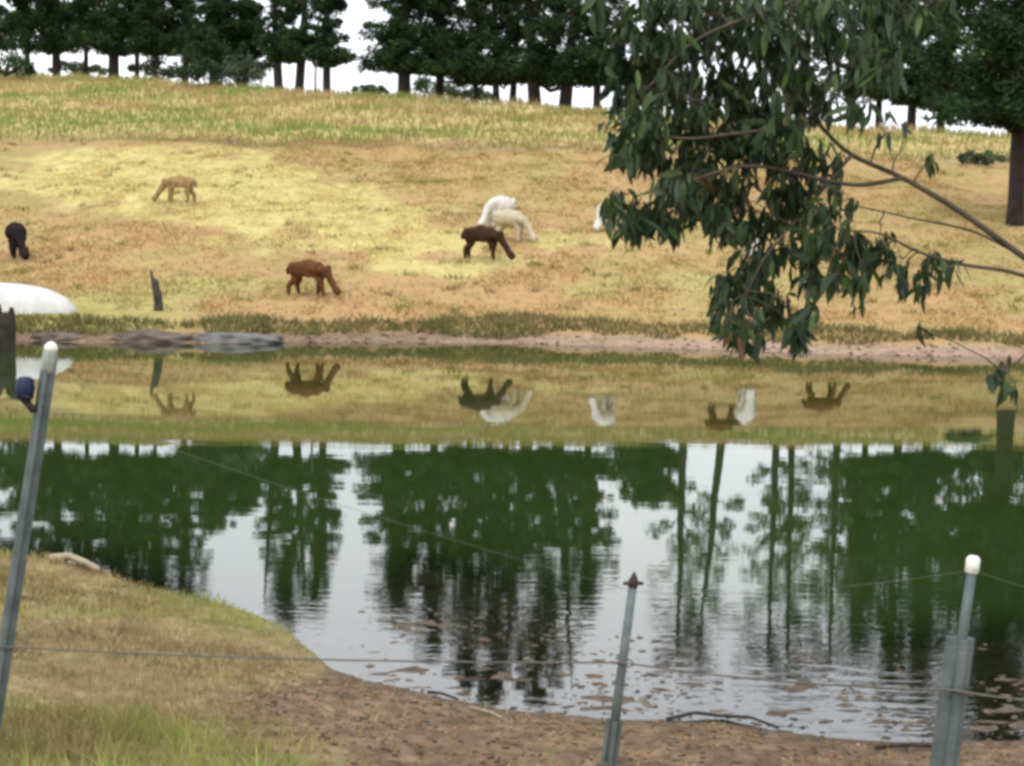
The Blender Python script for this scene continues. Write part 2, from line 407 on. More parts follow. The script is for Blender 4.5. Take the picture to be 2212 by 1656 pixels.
# ------------------------------------------------------------------ water
def water_mat():
    mt, t, out = mat_new("pond_water"); lk = t.links.new
    tc = N(t, "ShaderNodeTexCoord")
    at = N(t, "ShaderNodeAttribute"); at.attribute_name = "wat"      # r: turbidity of the depth, g: wind ripples
    sp = N(t, "ShaderNodeSeparateColor"); lk(at.outputs['Color'], sp.inputs[0])
    mp = N(t, "ShaderNodeMapping"); mp.inputs['Scale'].default_value = (1.0, 3.0, 1); lk(tc.outputs['Object'], mp.inputs[0])
    w1 = N(t, "ShaderNodeTexNoise"); w1.inputs['Scale'].default_value = 3.2; w1.inputs['Detail'].default_value = 3; lk(mp.outputs[0], w1.inputs['Vector'])
    w2 = N(t, "ShaderNodeTexNoise"); w2.inputs['Scale'].default_value = 0.7; w2.inputs['Detail'].default_value = 2; lk(mp.outputs[0], w2.inputs['Vector'])
    b1 = N(t, "ShaderNodeBump"); b1.inputs['Distance'].default_value = 0.010; lk(w1.outputs['Fac'], b1.inputs['Height']); lk(sp.outputs[1], b1.inputs['Strength'])
    b2 = N(t, "ShaderNodeBump"); b2.inputs['Distance'].default_value = 0.0016; b2.inputs['Strength'].default_value = 0.35; lk(w2.outputs['Fac'], b2.inputs['Height']); lk(b1.outputs[0], b2.inputs['Normal'])
    fr = N(t, "ShaderNodeFresnel"); fr.inputs['IOR'].default_value = 2.35; lk(b2.outputs[0], fr.inputs['Normal'])
    gl = N(t, "ShaderNodeBsdfGlossy"); gl.inputs['Roughness'].default_value = 0.015; gl.inputs['Color'].default_value = (0.97, 0.98, 0.97, 1); lk(b2.outputs[0], gl.inputs['Normal'])
    tr = N(t, "ShaderNodeBsdfTransparent"); tr.inputs['Color'].default_value = (0.95, 0.92, 0.82, 1)
    df = N(t, "ShaderNodeBsdfDiffuse"); df.inputs['Color'].default_value = (0.027, 0.049, 0.011, 1)
    m1 = N(t, "ShaderNodeMixShader"); lk(sp.outputs[0], m1.inputs[0]); lk(tr.outputs[0], m1.inputs[1]); lk(df.outputs[0], m1.inputs[2])
    m2 = N(t, "ShaderNodeMixShader"); lk(fr.outputs[0], m2.inputs[0]); lk(m1.outputs[0], m2.inputs[1]); lk(gl.outputs[0], m2.inputs[2])
    lk(m2.outputs[0], out.inputs['Surface'])
    return mt
wx = axis([(-24, -7, 0.6), (-7, 6, 0.12), (6, 22, 0.6)]); wy = axis([(7, 14, 0.12), (14, 38, 0.5)])
WX, WY = np.meshgrid(wx, wy, indexing='xy'); a = WX.ravel(); b = WY.ravel()
ws = sdist(a, b); wz = H(a, b)
idx = np.arange(len(a)).reshape(len(wy), len(wx))
wq = np.stack([idx[:-1, :-1], idx[:-1, 1:], idx[1:, 1:], idx[1:, :-1]], -1).reshape(-1, 4)
wq = wq[(ws[wq] < 0.9).any(1)]
used = np.unique(wq); remap = np.full(len(a), -1); remap[used] = np.arange(len(used)); wq = remap[wq]
a, b, wz = a[used], b[used], wz[used]
turb = 1 - np.exp(-np.maximum(-wz, 0) * 3.5)
rip = 0.012 + 0.20 * sstep(13.5, 9.0, b) * np.clip(fbm(a * 0.5, b * 0.5, 3) * 1.9 - .25, 0, 1.2)
wme = mesh_np("pond_water", np.stack([a, b, np.zeros_like(a)], 1), wq, water_mat(), True)
vcol(wme, "wat", np.stack([turb, rip, rip], 1))
tag(obj("pond_water", wme), kind="structure")

# ------------------------------------------------------------------ grass (uncountable)
def blades(x, y, z, h, w, lean, tint, seg=2, rg=RNG):
    n = len(x)
    yaw = rg.random(n) * 2 * np.pi; la = rg.random(n) * 2 * np.pi
    dx, dy = np.cos(yaw) * w / 2, np.sin(yaw) * w / 2
    lx, ly = np.cos(la) * lean * h, np.sin(la) * lean * h
    V = np.empty((n, 5, 3), np.float32)
    V[:, 0] = np.stack([x - dx, y - dy, z - 0.01], 1); V[:, 1] = np.stack([x + dx, y + dy, z - 0.01], 1)
    V[:, 2] = np.stack([x + lx * .35 + dx * .8, y + ly * .35 + dy * .8, z + h * .6], 1)
    V[:, 3] = np.stack([x + lx * .35 - dx * .8, y + ly * .35 - dy * .8, z + h * .6], 1)
    V[:, 4] = np.stack([x + lx, y + ly, z + h], 1)
    o = np.arange(n)[:, None] * 5
    Q = (o + np.array([0, 1, 2, 3])).astype(np.int32); T = (o + np.array([3, 2, 4])).astype(np.int32)
    return V.reshape(-1, 3), Q, T, np.repeat(tint, 5, axis=0)
def grass_obj(name, label, parts):
    V = []; Q = []; T = []; C = []; off = 0
    for v, q, t, c in parts:
        V.append(v); Q.append(q + off); T.append(t + off); C.append(c); off += len(v)
    me = mesh_np(name, np.concatenate(V), [np.concatenate(Q), np.concatenate(T)], M_GRASS)
    vcol(me, "tint", np.concatenate(C))
    return tag(obj(name, me), label, "grass", kind="stuff")
def pick(cols, n, var=0.2):
    c = np.array(cols)[RNG.integers(0, len(cols), n)]
    return c * (1 + (RNG.random((n, 1)) - 0.5) * 2 * var)
STRAW = [(0.42, 0.34, 0.14), (0.36, 0.28, 0.11), (0.30, 0.25, 0.09), (0.46, 0.36, 0.17)]
OLIVE = [(0.20, 0.21, 0.06), (0.26, 0.25, 0.08), (0.16, 0.19, 0.05)]
GREEN = [(0.10, 0.16, 0.035), (0.14, 0.20, 0.05), (0.09, 0.13, 0.035)]

def scatter(n, x0, x1, y0, y1):
    return RNG.uniform(x0, x1, n), RNG.uniform(y0, y1, n)
# near bank
x, y = scatter(150000, -5.2, 2.6, 4.6, 13.2)
inside_view = np.abs(x) < 0.34 * y + 0.5
x, y = x[inside_view], y[inside_view]
s = sdist(x, y); _, _, md, _ = zone(x, y, s)
keep = (s > 0.02) & (RNG.random(len(x)) > md * 0.97) & (RNG.random(len(x)) < 0.30 + 0.9 * fbm(x * 2.2, y * 2.2, 3))
x, y, s = x[keep], y[keep], s[keep]; z = H(x, y)
tall = sstep(7.5, 5.9, y + (x + 1.5) * 0.45 + (fbm(x * 1.3, y * 1.3, 2) - .5) * 2.2)
hgt = RNG.uniform(0.015, 0.06, len(x)) * (1 + tall * 1.9) * (0.1 + 1.9 * fbm(x * 2.6 + 5, y * 2.6, 3))
g = np.clip(tall * 0.75 + (fbm(x * 1.1 + 50, y * 1.1, 3) - 0.5) * 3.0 + 0.22, 0, 1)[:, None]
tint = pick(STRAW, len(x)) * (1 - g) * 0.72 + (pick(OLIVE, len(x)) * 0.8 + pick(GREEN, len(x)) * 1.1) * g
pk = np.clip((fbm(x * 0.8 + 90, y * 0.9, 3) - .48) * 4, 0, .85)[:, None] * (1 - tall[:, None])
tint = tint * (1 - pk) + pick([(0.34, 0.24, 0.14), (0.28, 0.20, 0.11), (0.40, 0.31, 0.20)], len(x)) * pk
tint = tint * (0.50 + 1.55 * fbm(x * 4.1, y * 4.1 + 40, 3))[:, None]
near_parts = [blades(x, y, z, hgt, RNG.uniform(0.004, 0.009, len(x)), RNG.uniform(0.2, 1.0, len(x)), tint)]
grass_obj("bank_grass", "rough dry and green grass covering the near bank", near_parts)

# grass on the hillside: short below, long above
x, y = scatter(110000, -17, 17, 36.5, 74)
kk = np.abs(x) < 0.33 * y + 1; x, y = x[kk], y[kk]
s = sdist(x, y); yl, lg, md, gr = zone(x, y, s)
keep = (s > 1.2) & (RNG.random(len(x)) < 0.15 + 0.85 * sstep(.42, .62, fbm(x * 0.9, y * 0.5, 3))); x, y, yl, gr = x[keep], y[keep], yl[keep], gr[keep]
z = H(x, y)
g = np.clip(gr * 0.6, 0, 1)[:, None]; yy = yl[:, None]
tint = pick([(0.37, 0.25, 0.10), (0.40, 0.24, 0.115), (0.35, 0.25, 0.098)], len(x)) * (1 - g) + pick(OLIVE, len(x)) * 1.5 * g
tint = tint * (1 - yy) + pick([(0.56, 0.475, 0.19), (0.62, 0.54, 0.25), (0.46, 0.38, 0.14)], len(x)) * yy
pA = blades(x, y, z, RNG.uniform(0.04, 0.10, len(x)), RNG.uniform(0.02, 0.05, len(x)), RNG.uniform(0.5, 1.8, len(x)), tint * 1.22)
x, y = scatter(60000, -36, 34, 72, 112)
kk = (np.abs(x) < 0.33 * y + 1) & (y < 100 - 0.47 * x); x, y = x[kk], y[kk]
z = H(x, y); cl = fbm(x * 0.5, y * 0.35, 3)
g = np.clip((fbm(x * 0.25 + 70, y * 0.22 + 11, 3) - 0.45 + .10 * sstep(5, -20, x) + .12 * np.exp(-((y - 77) / 2.5) ** 2)) * 4.5, 0, 1)[:, None]
tint = pick([(0.46, 0.36, 0.165), (0.50, 0.345, 0.185), (0.43, 0.35, 0.15)], len(x)) * (1 - g) + pick([(0.28, 0.32, 0.09), (0.23, 0.34, 0.07), (0.33, 0.34, 0.115)], len(x)) * g
pB = blades(x, y, z, RNG.uniform(0.12, 0.42, len(x)) * (0.5 + cl), RNG.uniform(0.03, 0.07, len(x)), RNG.uniform(0.1, 0.7, len(x)), tint)
cx_, cy_ = scatter(420, -22, 22, 37.5, 74); x = np.repeat(cx_, 26) + RNG.normal(0, .13, 420 * 26) * np.repeat(RNG.uniform(.5, 1.6, 420), 26); y = np.repeat(cy_, 26) + RNG.normal(0, .13, 420 * 26)
tint = np.repeat(pick([(0.30, 0.29, 0.09), (0.34, 0.24, 0.11), (0.28, 0.28, 0.09), (0.50, 0.44, 0.2)], 420), 26, 0) * RNG.uniform(.8, 1.2, (420 * 26, 1))
pC = blades(x, y, H(x, y), RNG.uniform(0.05, 0.17, len(x)), RNG.uniform(0.015, 0.04, len(x)), RNG.uniform(0.3, 1.2, len(x)), tint)
grass_obj("hillside_grass", "dry mown and long grass on the hillside", [pA, pB, pC])

# greener sward hanging over the far bank
x, y = scatter(60000, -14, 14, 33.5, 39)
s = sdist(x, y); keep = (s > 0.05 + 1.15 * fbm(x * .7, y * 0 + 4, 4)) & (s < .75 + 1.6 * fbm(x * .45 + 7, y * 0 + 2, 3)); x, y, s = x[keep], y[keep], s[keep]
z = H(x, y)
f = np.clip(RNG.random((len(x), 1)) * 0.6 + fbm(x * 1.2, y * 1.2)[:, None] - 0.35, 0, 1)
tint = pick([(0.15, 0.165, 0.055), (0.19, 0.195, 0.07), (0.12, 0.135, 0.05)], len(x)) * (1 - f * 0.7) + pick(STRAW, len(x)) * 0.65 * f
hh = RNG.uniform(0.06, 0.20, len(x)) * (0.55 + 0.9 * fbm(x * 1.1 + 9, y * .2, 3))
grass_obj("far_bank_sward", "dark green sward along the edge of the far bank",
          [blades(x, y, z, hh, RNG.uniform(0.015, 0.04, len(x)), RNG.uniform(0.3, 1.3, len(x)), tint)])

# ------------------------------------------------------------------ small lumps: wet clods in the shallows, litter on the mud
def lump_unit(seed):
    bm = bmesh.new(); bmesh.ops.create_icosphere(bm, subdivisions=1, radius=1)
    rg = random.Random(seed)
    for v in bm.verts: v.co *= rg.uniform(0.7, 1.25)
    V = np.array([tuple(v.co) for v in bm.verts], np.float32); F = np.array([[v.index for v in f.verts] for f in bm.faces], np.int32)
    bm.free(); return V, F
LUMPS = [lump_unit(i) for i in range(6)]
def lumps(name, label, cat, xyz, size, flat, tint, mat):
    V = []; F = []; C = []; off = 0
    for i in range(len(xyz)):
        v, f = LUMPS[i % 6]; th = rnd.uniform(0, 6.28); c, s_ = math.cos(th), math.sin(th)
        sx, sy = size[i] * rnd.uniform(.8, 1.9), size[i] * rnd.uniform(.6, 1.0)
        w = np.stack([v[:, 0] * sx, v[:, 1] * sy, v[:, 2] * size[i] * flat], 1)
        w = np.stack([w[:, 0] * c - w[:, 1] * s_, w[:, 0] * s_ + w[:, 1] * c, w[:, 2]], 1) + np.array(xyz[i])
        V.append(w); F.append(f + off); off += len(v); C.append(np.repeat(tint[i:i + 1], len(v), 0))
    me = mesh_np(name, np.concatenate(V), np.concatenate(F), mat, True); vcol(me, "tint", np.concatenate(C))
    return tag(obj(name, me), label, cat, kind="stuff")
x, y = scatter(10000, -1.6, 3.4, 7.2, 10.4)
s = sdist(x, y); keep = (s < -0.02) & (s > -1.7) & (RNG.random(len(x)) < 0.55 * np.exp(s * 0.9) * sstep(.38, .62, fbm(x * 1.4, y * 1.4 + 4, 3)) * sstep(-1.2, 0.2, x) * 1.3)
x, y = x[keep], y[keep]
sz = 0.006 + 0.024 * RNG.random(len(x)) ** 2.5
lumps("mud_clods", "wet brown clods and stones poking from the shallow water", "clods", np.stack([x, y, -sz * 0.18 + RNG.uniform(-.004, .004, len(x))], 1), sz, 0.45, pick([(1, .93, .85), (.7, .65, .58), (1.2, 1.1, 1.0), (.85, .8, .7)], len(x), .25), M_CLOD)
x, y = scatter(26000, -2.6, 3.2, 5.6, 9.5)
s = sdist(x, y); _, _, md, _ = zone(x, y, s); keep = (s > 0.0) & (RNG.random(len(x)) < md * 0.5); x, y = x[keep], y[keep]
sz = RNG.uniform(0.004, 0.014, len(x)) * RNG.uniform(.6, 1.2, len(x))
lumps("mud_litter", "crumbs of earth and litter on the brown mud shore", "litter", np.stack([x, y, H(x, y) + sz * .2], 1), sz, 0.5, pick([(.9, .75, .6), (.6, .5, .4), (1.5, 1.2, .85), (1.9, 1.25, .7), (1.1, 1.2, .6), (2.2, 1.9, 1.4)], len(x), .3), M_CLOD)
x, y = scatter(1500, -12, 13, 33.5, 36.5)
s = sdist(x, y); keep = (s > -0.12) & (s < 0.8) & (RNG.random(len(x)) < .5); x, y = x[keep], y[keep]
sz = RNG.uniform(0.02, 0.07, len(x))
lumps("far_shore_stones", "small stones and clods along the far muddy shore", "stones", np.stack([x, y, np.maximum(H(x, y), 0)], 1), sz, 0.6, pick([(1.3, 1.05, .9), (.8, .65, .55), (1.6, 1.35, 1.2)], len(x), .25), M_CLOD)

# ------------------------------------------------------------------ trees on the crest
def leaf_cloud(centres, radii, per, size, flat=0.7, droop=0.2, seed=0, aspect=2.2):
    rg = np.random.default_rng(seed)
    n = len(centres); C = np.repeat(np.asarray(centres, float), per, 0); Rr = np.repeat(np.asarray(radii, float), per)
    v = rg.normal(size=(n * per, 3)); v /= np.linalg.norm(v, axis=1)[:, None]
    v *= (rg.random((n * per, 1)) ** 0.45)
    P = C + v * Rr[:, None] * np.array([1, 1, flat])
    a = rg.normal(size=P.shape); a[:, 2] = a[:, 2] * 0.5 - droop; a /= np.linalg.norm(a, axis=1)[:, None]
    b = np.cross(a, rg.normal(size=P.shape)); b /= np.linalg.norm(b, axis=1)[:, None]
    L_ = size * rg.uniform(0.6, 1.4, (len(P), 1)); W = L_ / aspect
    q = np.stack([P - a * L_ * .5, P + b * W * .5, P + a * L_ * .5, P - b * W * .5], 1).reshape(-1, 3)
    o = np.arange(len(P))[:, None] * 4 + np.array([0, 1, 2, 3])
    ct = rg.uniform(0.6, 1.4, (n, 1)) * np.array([1, 1, 1]) + rg.normal(size=(n, 3)) * 0.08
    tint = np.clip(np.repeat(np.repeat(ct, per, 0) * rg.uniform(0.75, 1.25, (n * per, 1)), 4, 0), 0.1, 2)
    return q, o.astype(np.int32), tint
def crown_obj(name, arrays, mat, parent):
    V = np.concatenate([a[0] for a in arrays]); off = 0; Q = []
    for a in arrays: Q.append(a[1] + off); off += len(a[0])
    me = mesh_np(name, V, np.concatenate(Q), mat); vcol(me, "tint", np.concatenate([a[2] for a in arrays]))
    return obj(name, me, parent)
def conifer(name, label, group, base, height, rad, clear, trunk_r, seed, lean=0.0, shape=0.5, twin=False, dens=1.0, leaf=.27, per=80):
    """dark tree with a browsed-off flat underside; clear = height of bare trunk"""
    rg = random.Random(seed)
    root = empty(name, base); tag(root, label, "tree", group)
    top = Vector((lean, 0, height))
    def axis_pt(h): t = h / height; return Vector((lean * t * t, 0, h))
    stems = [0.0] if not twin else [-trunk_r * 1.3, trunk_r * 1.3]
    parts = []
    for sx in stems:
        hs = [-0.25, 0.15, 0.8, clear, height * .5, height * .8, height * .97]
        rs = [trunk_r * 1.35, trunk_r * 1.12, trunk_r, trunk_r * .9, trunk_r * .55, trunk_r * .25, 0.03]
        pts = [axis_pt(max(h, 0)) + Vector((sx * (1 + h * .1), rg.uniform(-.05, .05), min(h, 0))) for h in hs]
        parts.append(tube_arrays(pts, [r * (0.7 if twin else 1) for r in rs], 9, 0.08, True, seed))
    v, f = join_arrays(parts); obj("trunk", mesh_np("trunk", v, f, M_BARK, True), root)
    cents = []; rads = []; limbs = []
    nl = int(56 * dens)
    trunk_r *= .8
    for k in range(nl):
        t = ((k + rg.random()) / nl) ** 1.1
        h = clear + (height - clear) * t
        env = rad * (0.88 + .34 * t if t < 0.35 else max(0.1, (1 - ((t - .35) / .66) ** 2.2) ** (.9 - .4 * shape)))
        if k % 5 == 3: t = rg.uniform(0, .07); h = clear + (height - clear) * t; env = rad * .95
        th = k * 2.4 + rg.uniform(-.4, .4); ln = env * rg.uniform(0.66, 1.08)
        p0 = axis_pt(h - 0.15 * ln); p1 = axis_pt(h) + Vector((math.cos(th) * ln, math.sin(th) * ln, rg.uniform(-.1, .55) * ln))
        if p1.z < clear + .2: p1.z = clear + .2
        limbs.append(tube_arrays(curve_pts(p0, p1, 4, 0.05 * ln, 0.05, rg), [trunk_r * .28 * (1 - t * .6), trunk_r * .22 * (1 - t * .6), trunk_r * .15 * (1 - t * .5), .03, .015], 5, 0, False))
        m_ = 4 + int(ln * 1.6)
        for j in range(m_):
            u = (j + .2) / m_
            c = p0.lerp(p1, u); sp = 0.25 + 0.35 * u
            c += Vector((rg.uniform(-sp, sp), rg.uniform(-sp, sp), rg.uniform(-.15, .3)))
            r = rg.uniform(0.30, 0.66) * (0.55 + 0.14 * rad) * (1.15 - .35 * t)
            if c.z - r * .55 < clear: c.z = clear + r * .55
            cents.append(tuple(c)); rads.append(r)
    v, f = join_arrays(limbs); tag(obj("limbs", mesh_np("limbs", v, f, M_BARK, True), root), kind="stuff")
    crown_obj("crown", [leaf_cloud(cents, rads, per, leaf, 0.78, 0.25, seed, 2.4)], M_CONIF, root)
    return root
def gum(name, label, group, base, height, rad, clear, trunk_r, seed, lean=0.0, dens=1.0):
    """tall bare trunk with loose crown"""
    rg = random.Random(seed)
    root = empty(name, base); tag(root, label, "tree", group)
    pts = []; rs = []
    for i in range(9):
        t = i / 8; h = -0.25 + (height * .96 + .25) * t
        pts.append(Vector((lean * t + rg.uniform(-.08, .08) * (i > 0), rg.uniform(-.08, .08), h))); rs.append(trunk_r * (1.2 if i == 0 else 1.02 - .78 * t))
    v, q, t_ = tube_arrays(pts, rs, 9, 0.06, True, seed); obj("trunk", mesh_np("trunk", v, [q, t_], M_BARK, True), root)
    cents = []; rads = []; limbs = []
    nl = int(20 * dens)
    for k in range(nl):
        t = (k + rg.random()) / nl; h = clear + (height - clear) * t * .97
        f = h / height; p0 = Vector((lean * f, 0, h - .5))
        th = k * 2.4 + rg.uniform(-.5, .5); ln = rad * rg.uniform(.45, 1.05) * (1 - .45 * abs(t - .55))
        p1 = Vector((lean * f + math.cos(th) * ln, math.sin(th) * ln, h + rg.uniform(.1, .6) * ln))
        cp = curve_pts(p0, p1, 5, 0.1 * ln, .12, rg)
        limbs.append(tube_arrays(cp, [trunk_r * .33, trunk_r * .25, trunk_r * .18, .05, .03, .012], 5, 0, False))
        for j in range(5):
            c = p0.lerp(p1, rg.uniform(.45, 1.1)) + Vector((rg.uniform(-.5, .5), rg.uniform(-.5, .5), rg.uniform(-.4, .4)))
            cents.append(tuple(c)); rads.append(rg.uniform(.32, .62))
    v, f = join_arrays(limbs); tag(obj("limbs", mesh_np("limbs", v, f, M_BARK, True), root), kind="stuff")
    crown_obj("crown", [leaf_cloud(cents, rads, 50, 0.24, 0.8, 0.5, seed, 2.6)], M_GUM, root)
    return root
def crest_base(px, back=0.0):
    """foot of a tree a little behind the crest in the photo's column px; also how much of it the crest hides"""
    Y = 105.0
    for _k in range(8):
        X = at_y(px, 200, Y).x; Yc = 93 - 0.47 * X; Y = Yc + BACK + back
    Xc = at_y(px, 200, Yc).x
    zc = float(H(Xc, Yc)) + .15; zb = float(H(X, Y)) - .05
    return Vector((X, Y, zb)), max(0.0, CAM_H + (zc - CAM_H) * Y / Yc - zb)
BACK = 14.0
def top_z(ref_y, px, Y):
    return (ref_y - 500 - (px - 1106) * .021) * Y / FPX - CAM_H
def row_conifer(label, px, back, ref_top, rad, gap, r, seed, **kw):
    p, hid = crest_base(px, back)
    return conifer("conifer_tree", label, GC, p, top_z(ref_top, px, p.y) - p.z, rad, hid + gap, r, seed, **kw)
def row_gum(label, px, back, ref_top, rad, gap, r, seed, **kw):
    p, hid = crest_base(px, back)
    return gum("gum_tree", label, GG, p, top_z(ref_top, px, p.y) - p.z, rad, hid + gap, r, seed, **kw)
GC = "dark conifers along the crest"; GG = "tall gums along the crest"
row_conifer("dark broad conifer at the far left edge of the crest row", -50, -3, 1500, 4.2, 1.6, .36, 11, shape=.6)
row_conifer("dark conifer at left, trunk just right of the row's end tree", 122, 0, 1490, 3.3, 1.75, .32, 12)
row_conifer("dark conifer with thick trunk left of the thin sapling trunk", 246, 0, 1480, 3.1, 1.8, .42, 13)
row_conifer("dark conifer seen between the two leftmost trunks, set back", 60, 6, 1480, 2.8, 3.2, .22, 43)
row_conifer("dark conifer set back between the second and third trunks", 186, 7, 1470, 2.8, 3.2, .2, 44)
row_conifer("dark conifer set back right of the thick left trunk", 296, 8, 1440, 2.7, 3.2, .2, 45)
row_conifer("thin-trunked conifer with flat underside right of a thick trunk", 336, 1, 1420, 2.6, 1.8, .13, 14)
row_conifer("dark conifer filling the row behind the thin-trunked one", 400, 5, 1390, 2.5, 2.4, .25, 41)
row_conifer("shorter conifer left of the bright gap, bush at its foot", 462, -.5, 1140, 2.7, 1.0, .34, 15)
row_conifer("small bushy conifer between the left group and tall double tree", 530, 1.5, 1110, 2.0, .8, .2, 16)
row_conifer("tall narrow conifer with forked twin trunk left of thin post", 624, -.5, 1370, 2.3, 1.8, .46, 17, twin=True, shape=.3)
row_conifer("narrow conifer standing just left of the wide bright gap", 706, -.5, 1330, 1.8, 1.7, .28, 18, lean=-.5, shape=.3)
row_conifer("broad conifer with thick dark trunk right of the wide bright gap", 872, -1, 1350, 2.9, 1.55, .46, 19)
row_conifer("dense conifer behind the thick dark trunk, in the row's middle", 950, 2, 1430, 3.3, 1.5, .3, 42)
row_conifer("dense conifer with slender trunk in the middle of the row", 1028, 0, 1500, 3.7, 1.3, .16, 20)
row_conifer("dense conifer with dark short trunk beside slender-trunked tree", 1090, -.5, 1530, 3.8, 1.15, .34, 21, twin=True)
row_conifer("massive conifer with very thick trunk, left of the hanging gum leaves", 1188, -1, 1530, 4.0, 1.35, .62, 22, twin=True)
row_conifer("conifer behind hanging gum leaves, right of the massive one", 1290, 0, 1340, 2.2, 1.6, .25, 23)
row_conifer("low conifer behind the left of the hanging foliage", 1425, 0, 1090, 2.4, 1.0, .28, 24)
row_gum("tall gum with bare trunk, leftmost of the four gums", 1500, -1, 1470, 2.2, 3.0, .30, 31)
row_gum("tall leaning gum, second from left of the four gums", 1592, -1, 1480, 2.0, 4.0, .30, 32, lean=-1.4)
row_gum("tall gum, third from left of the four gums", 1702, -1, 1500, 2.3, 1.6, .27, 33)
row_gum("tall gum, rightmost of the four gums", 1733, .5, 1500, 2.6, 1.5, .25, 34, lean=.4, dens=1.4)
row_gum("leafy gum right of the four bare-trunked gums, behind leaves", 1838, -.5, 1490, 3.0, 1.2, .26, 35, dens=2.2)
row_conifer("conifer with short thick hanging bough over a bright gap", 1900, 3, 1420, 2.0, 2.0, .22, 40)
row_conifer("conifer with straight trunk right of the bright gap", 1972, 0, 1530, 2.9, 1.5, .28, 36)
row_conifer("conifer with pale-lit underside beside the straight-trunked one", 2035, .5, 1540, 2.9, 1.2, .26, 37)
row_conifer("conifer behind the near dark trunk at right", 2190, 0, 1560, 3.6, .9, .3, 38)
# the nearer tree at the right edge
P = on_ground(2192, 487)
conifer("conifer_tree", "large near conifer with dark trunk at the right edge", GC, P, 12.5, 3.7, 3.1, .27, 39, shape=.8, dens=1.0, leaf=.2, per=95)

def bush(name, label, px, py, Y, rw, rh, seed, mat=M_BUSH, grp="bushes on the skyline", leaf=.3):
    rg = random.Random(seed)
    b_ = at_y(px, py, Y) - Vector((0, 0, .25)); root = empty(name, b_); tag(root, label, "bush", grp)
    cents = []; rads = []; stems = []
    for k in range(int(26)):
        th = rg.uniform(0, 6.28); u = rg.random() ** .5; h = rg.random() ** 1.3
        c = Vector((math.cos(th) * u * rw * (1 - .5 * h * h), math.sin(th) * u * rw * (1 - .5 * h * h), rh * (.02 + .8 * h * (1 - .6 * u * u))))
        cents.append(tuple(c)); rads.append(rg.uniform(.28, .42) * min(rw, rh))
        if k < 7: stems.append(tube_arrays([Vector((0, 0, -.4)), c * .5, c], [.08, .05, .02], 5, 0, False))
    v, f = join_arrays(stems); tag(obj("stem", mesh_np("stem", v, f, M_BARK, True), root), kind="stuff")
    crown_obj("foliage", [leaf_cloud(cents, rads, 70, leaf, .8, 0, seed)], mat, root)
    return root
bush("skyline_bush", "rounded grey-green bush on the skyline, right of thick trunk", 932, 200, 150, 2.6, 1.9, 51)
bush("skyline_bush", "low bush on the skyline under the middle conifers", 1020, 206, 150, 2.2, 1.2, 52)
bush("skyline_bush", "low grey bush on the skyline left of the broad conifer", 800, 192, 150, 1.8, .8, 53)
bush("skyline_bush", "low bush on the skyline at far left", 165, 148, 150, 3.0, 1.2, 54)
bush("skyline_bush", "twiggy bush on the skyline below the thin conifer", 345, 156, 140, 3.4, 1.6, 55)
bush("skyline_bush", "green bush at the foot of the shorter conifer", 425, 152, 101, 1.5, 1.6, 56, M_CONIF, leaf=.22)
bush("skyline_bush", "dense grey-green bush right of the shorter conifer", 515, 160, 102, 1.6, 1.8, 57, leaf=.22)
bush("skyline_bush", "dark bush at the left edge of the crest", 10, 142, 103, 2.0, 1.7, 58, M_CONIF, leaf=.22)
bush("skyline_bush", "low spreading green bush in the grass by the near trunk", 2120, 335, 70, 1.2, .55, 60, M_GUM, leaf=.14)

# thin post standing on the skyline
pb = crest_base(681, -BACK - 1)[0]
tube("skyline_post", [pb + Vector((0, 0, -.3)), pb + Vector((0, 0, .9)), pb + Vector((.03, 0, 1.9))], [.07, .065, .06], M_STUMP, None, 8, .08)
tag(bpy.data.objects["skyline_post"], "thin dark post on the skyline between two narrow conifers", "post")

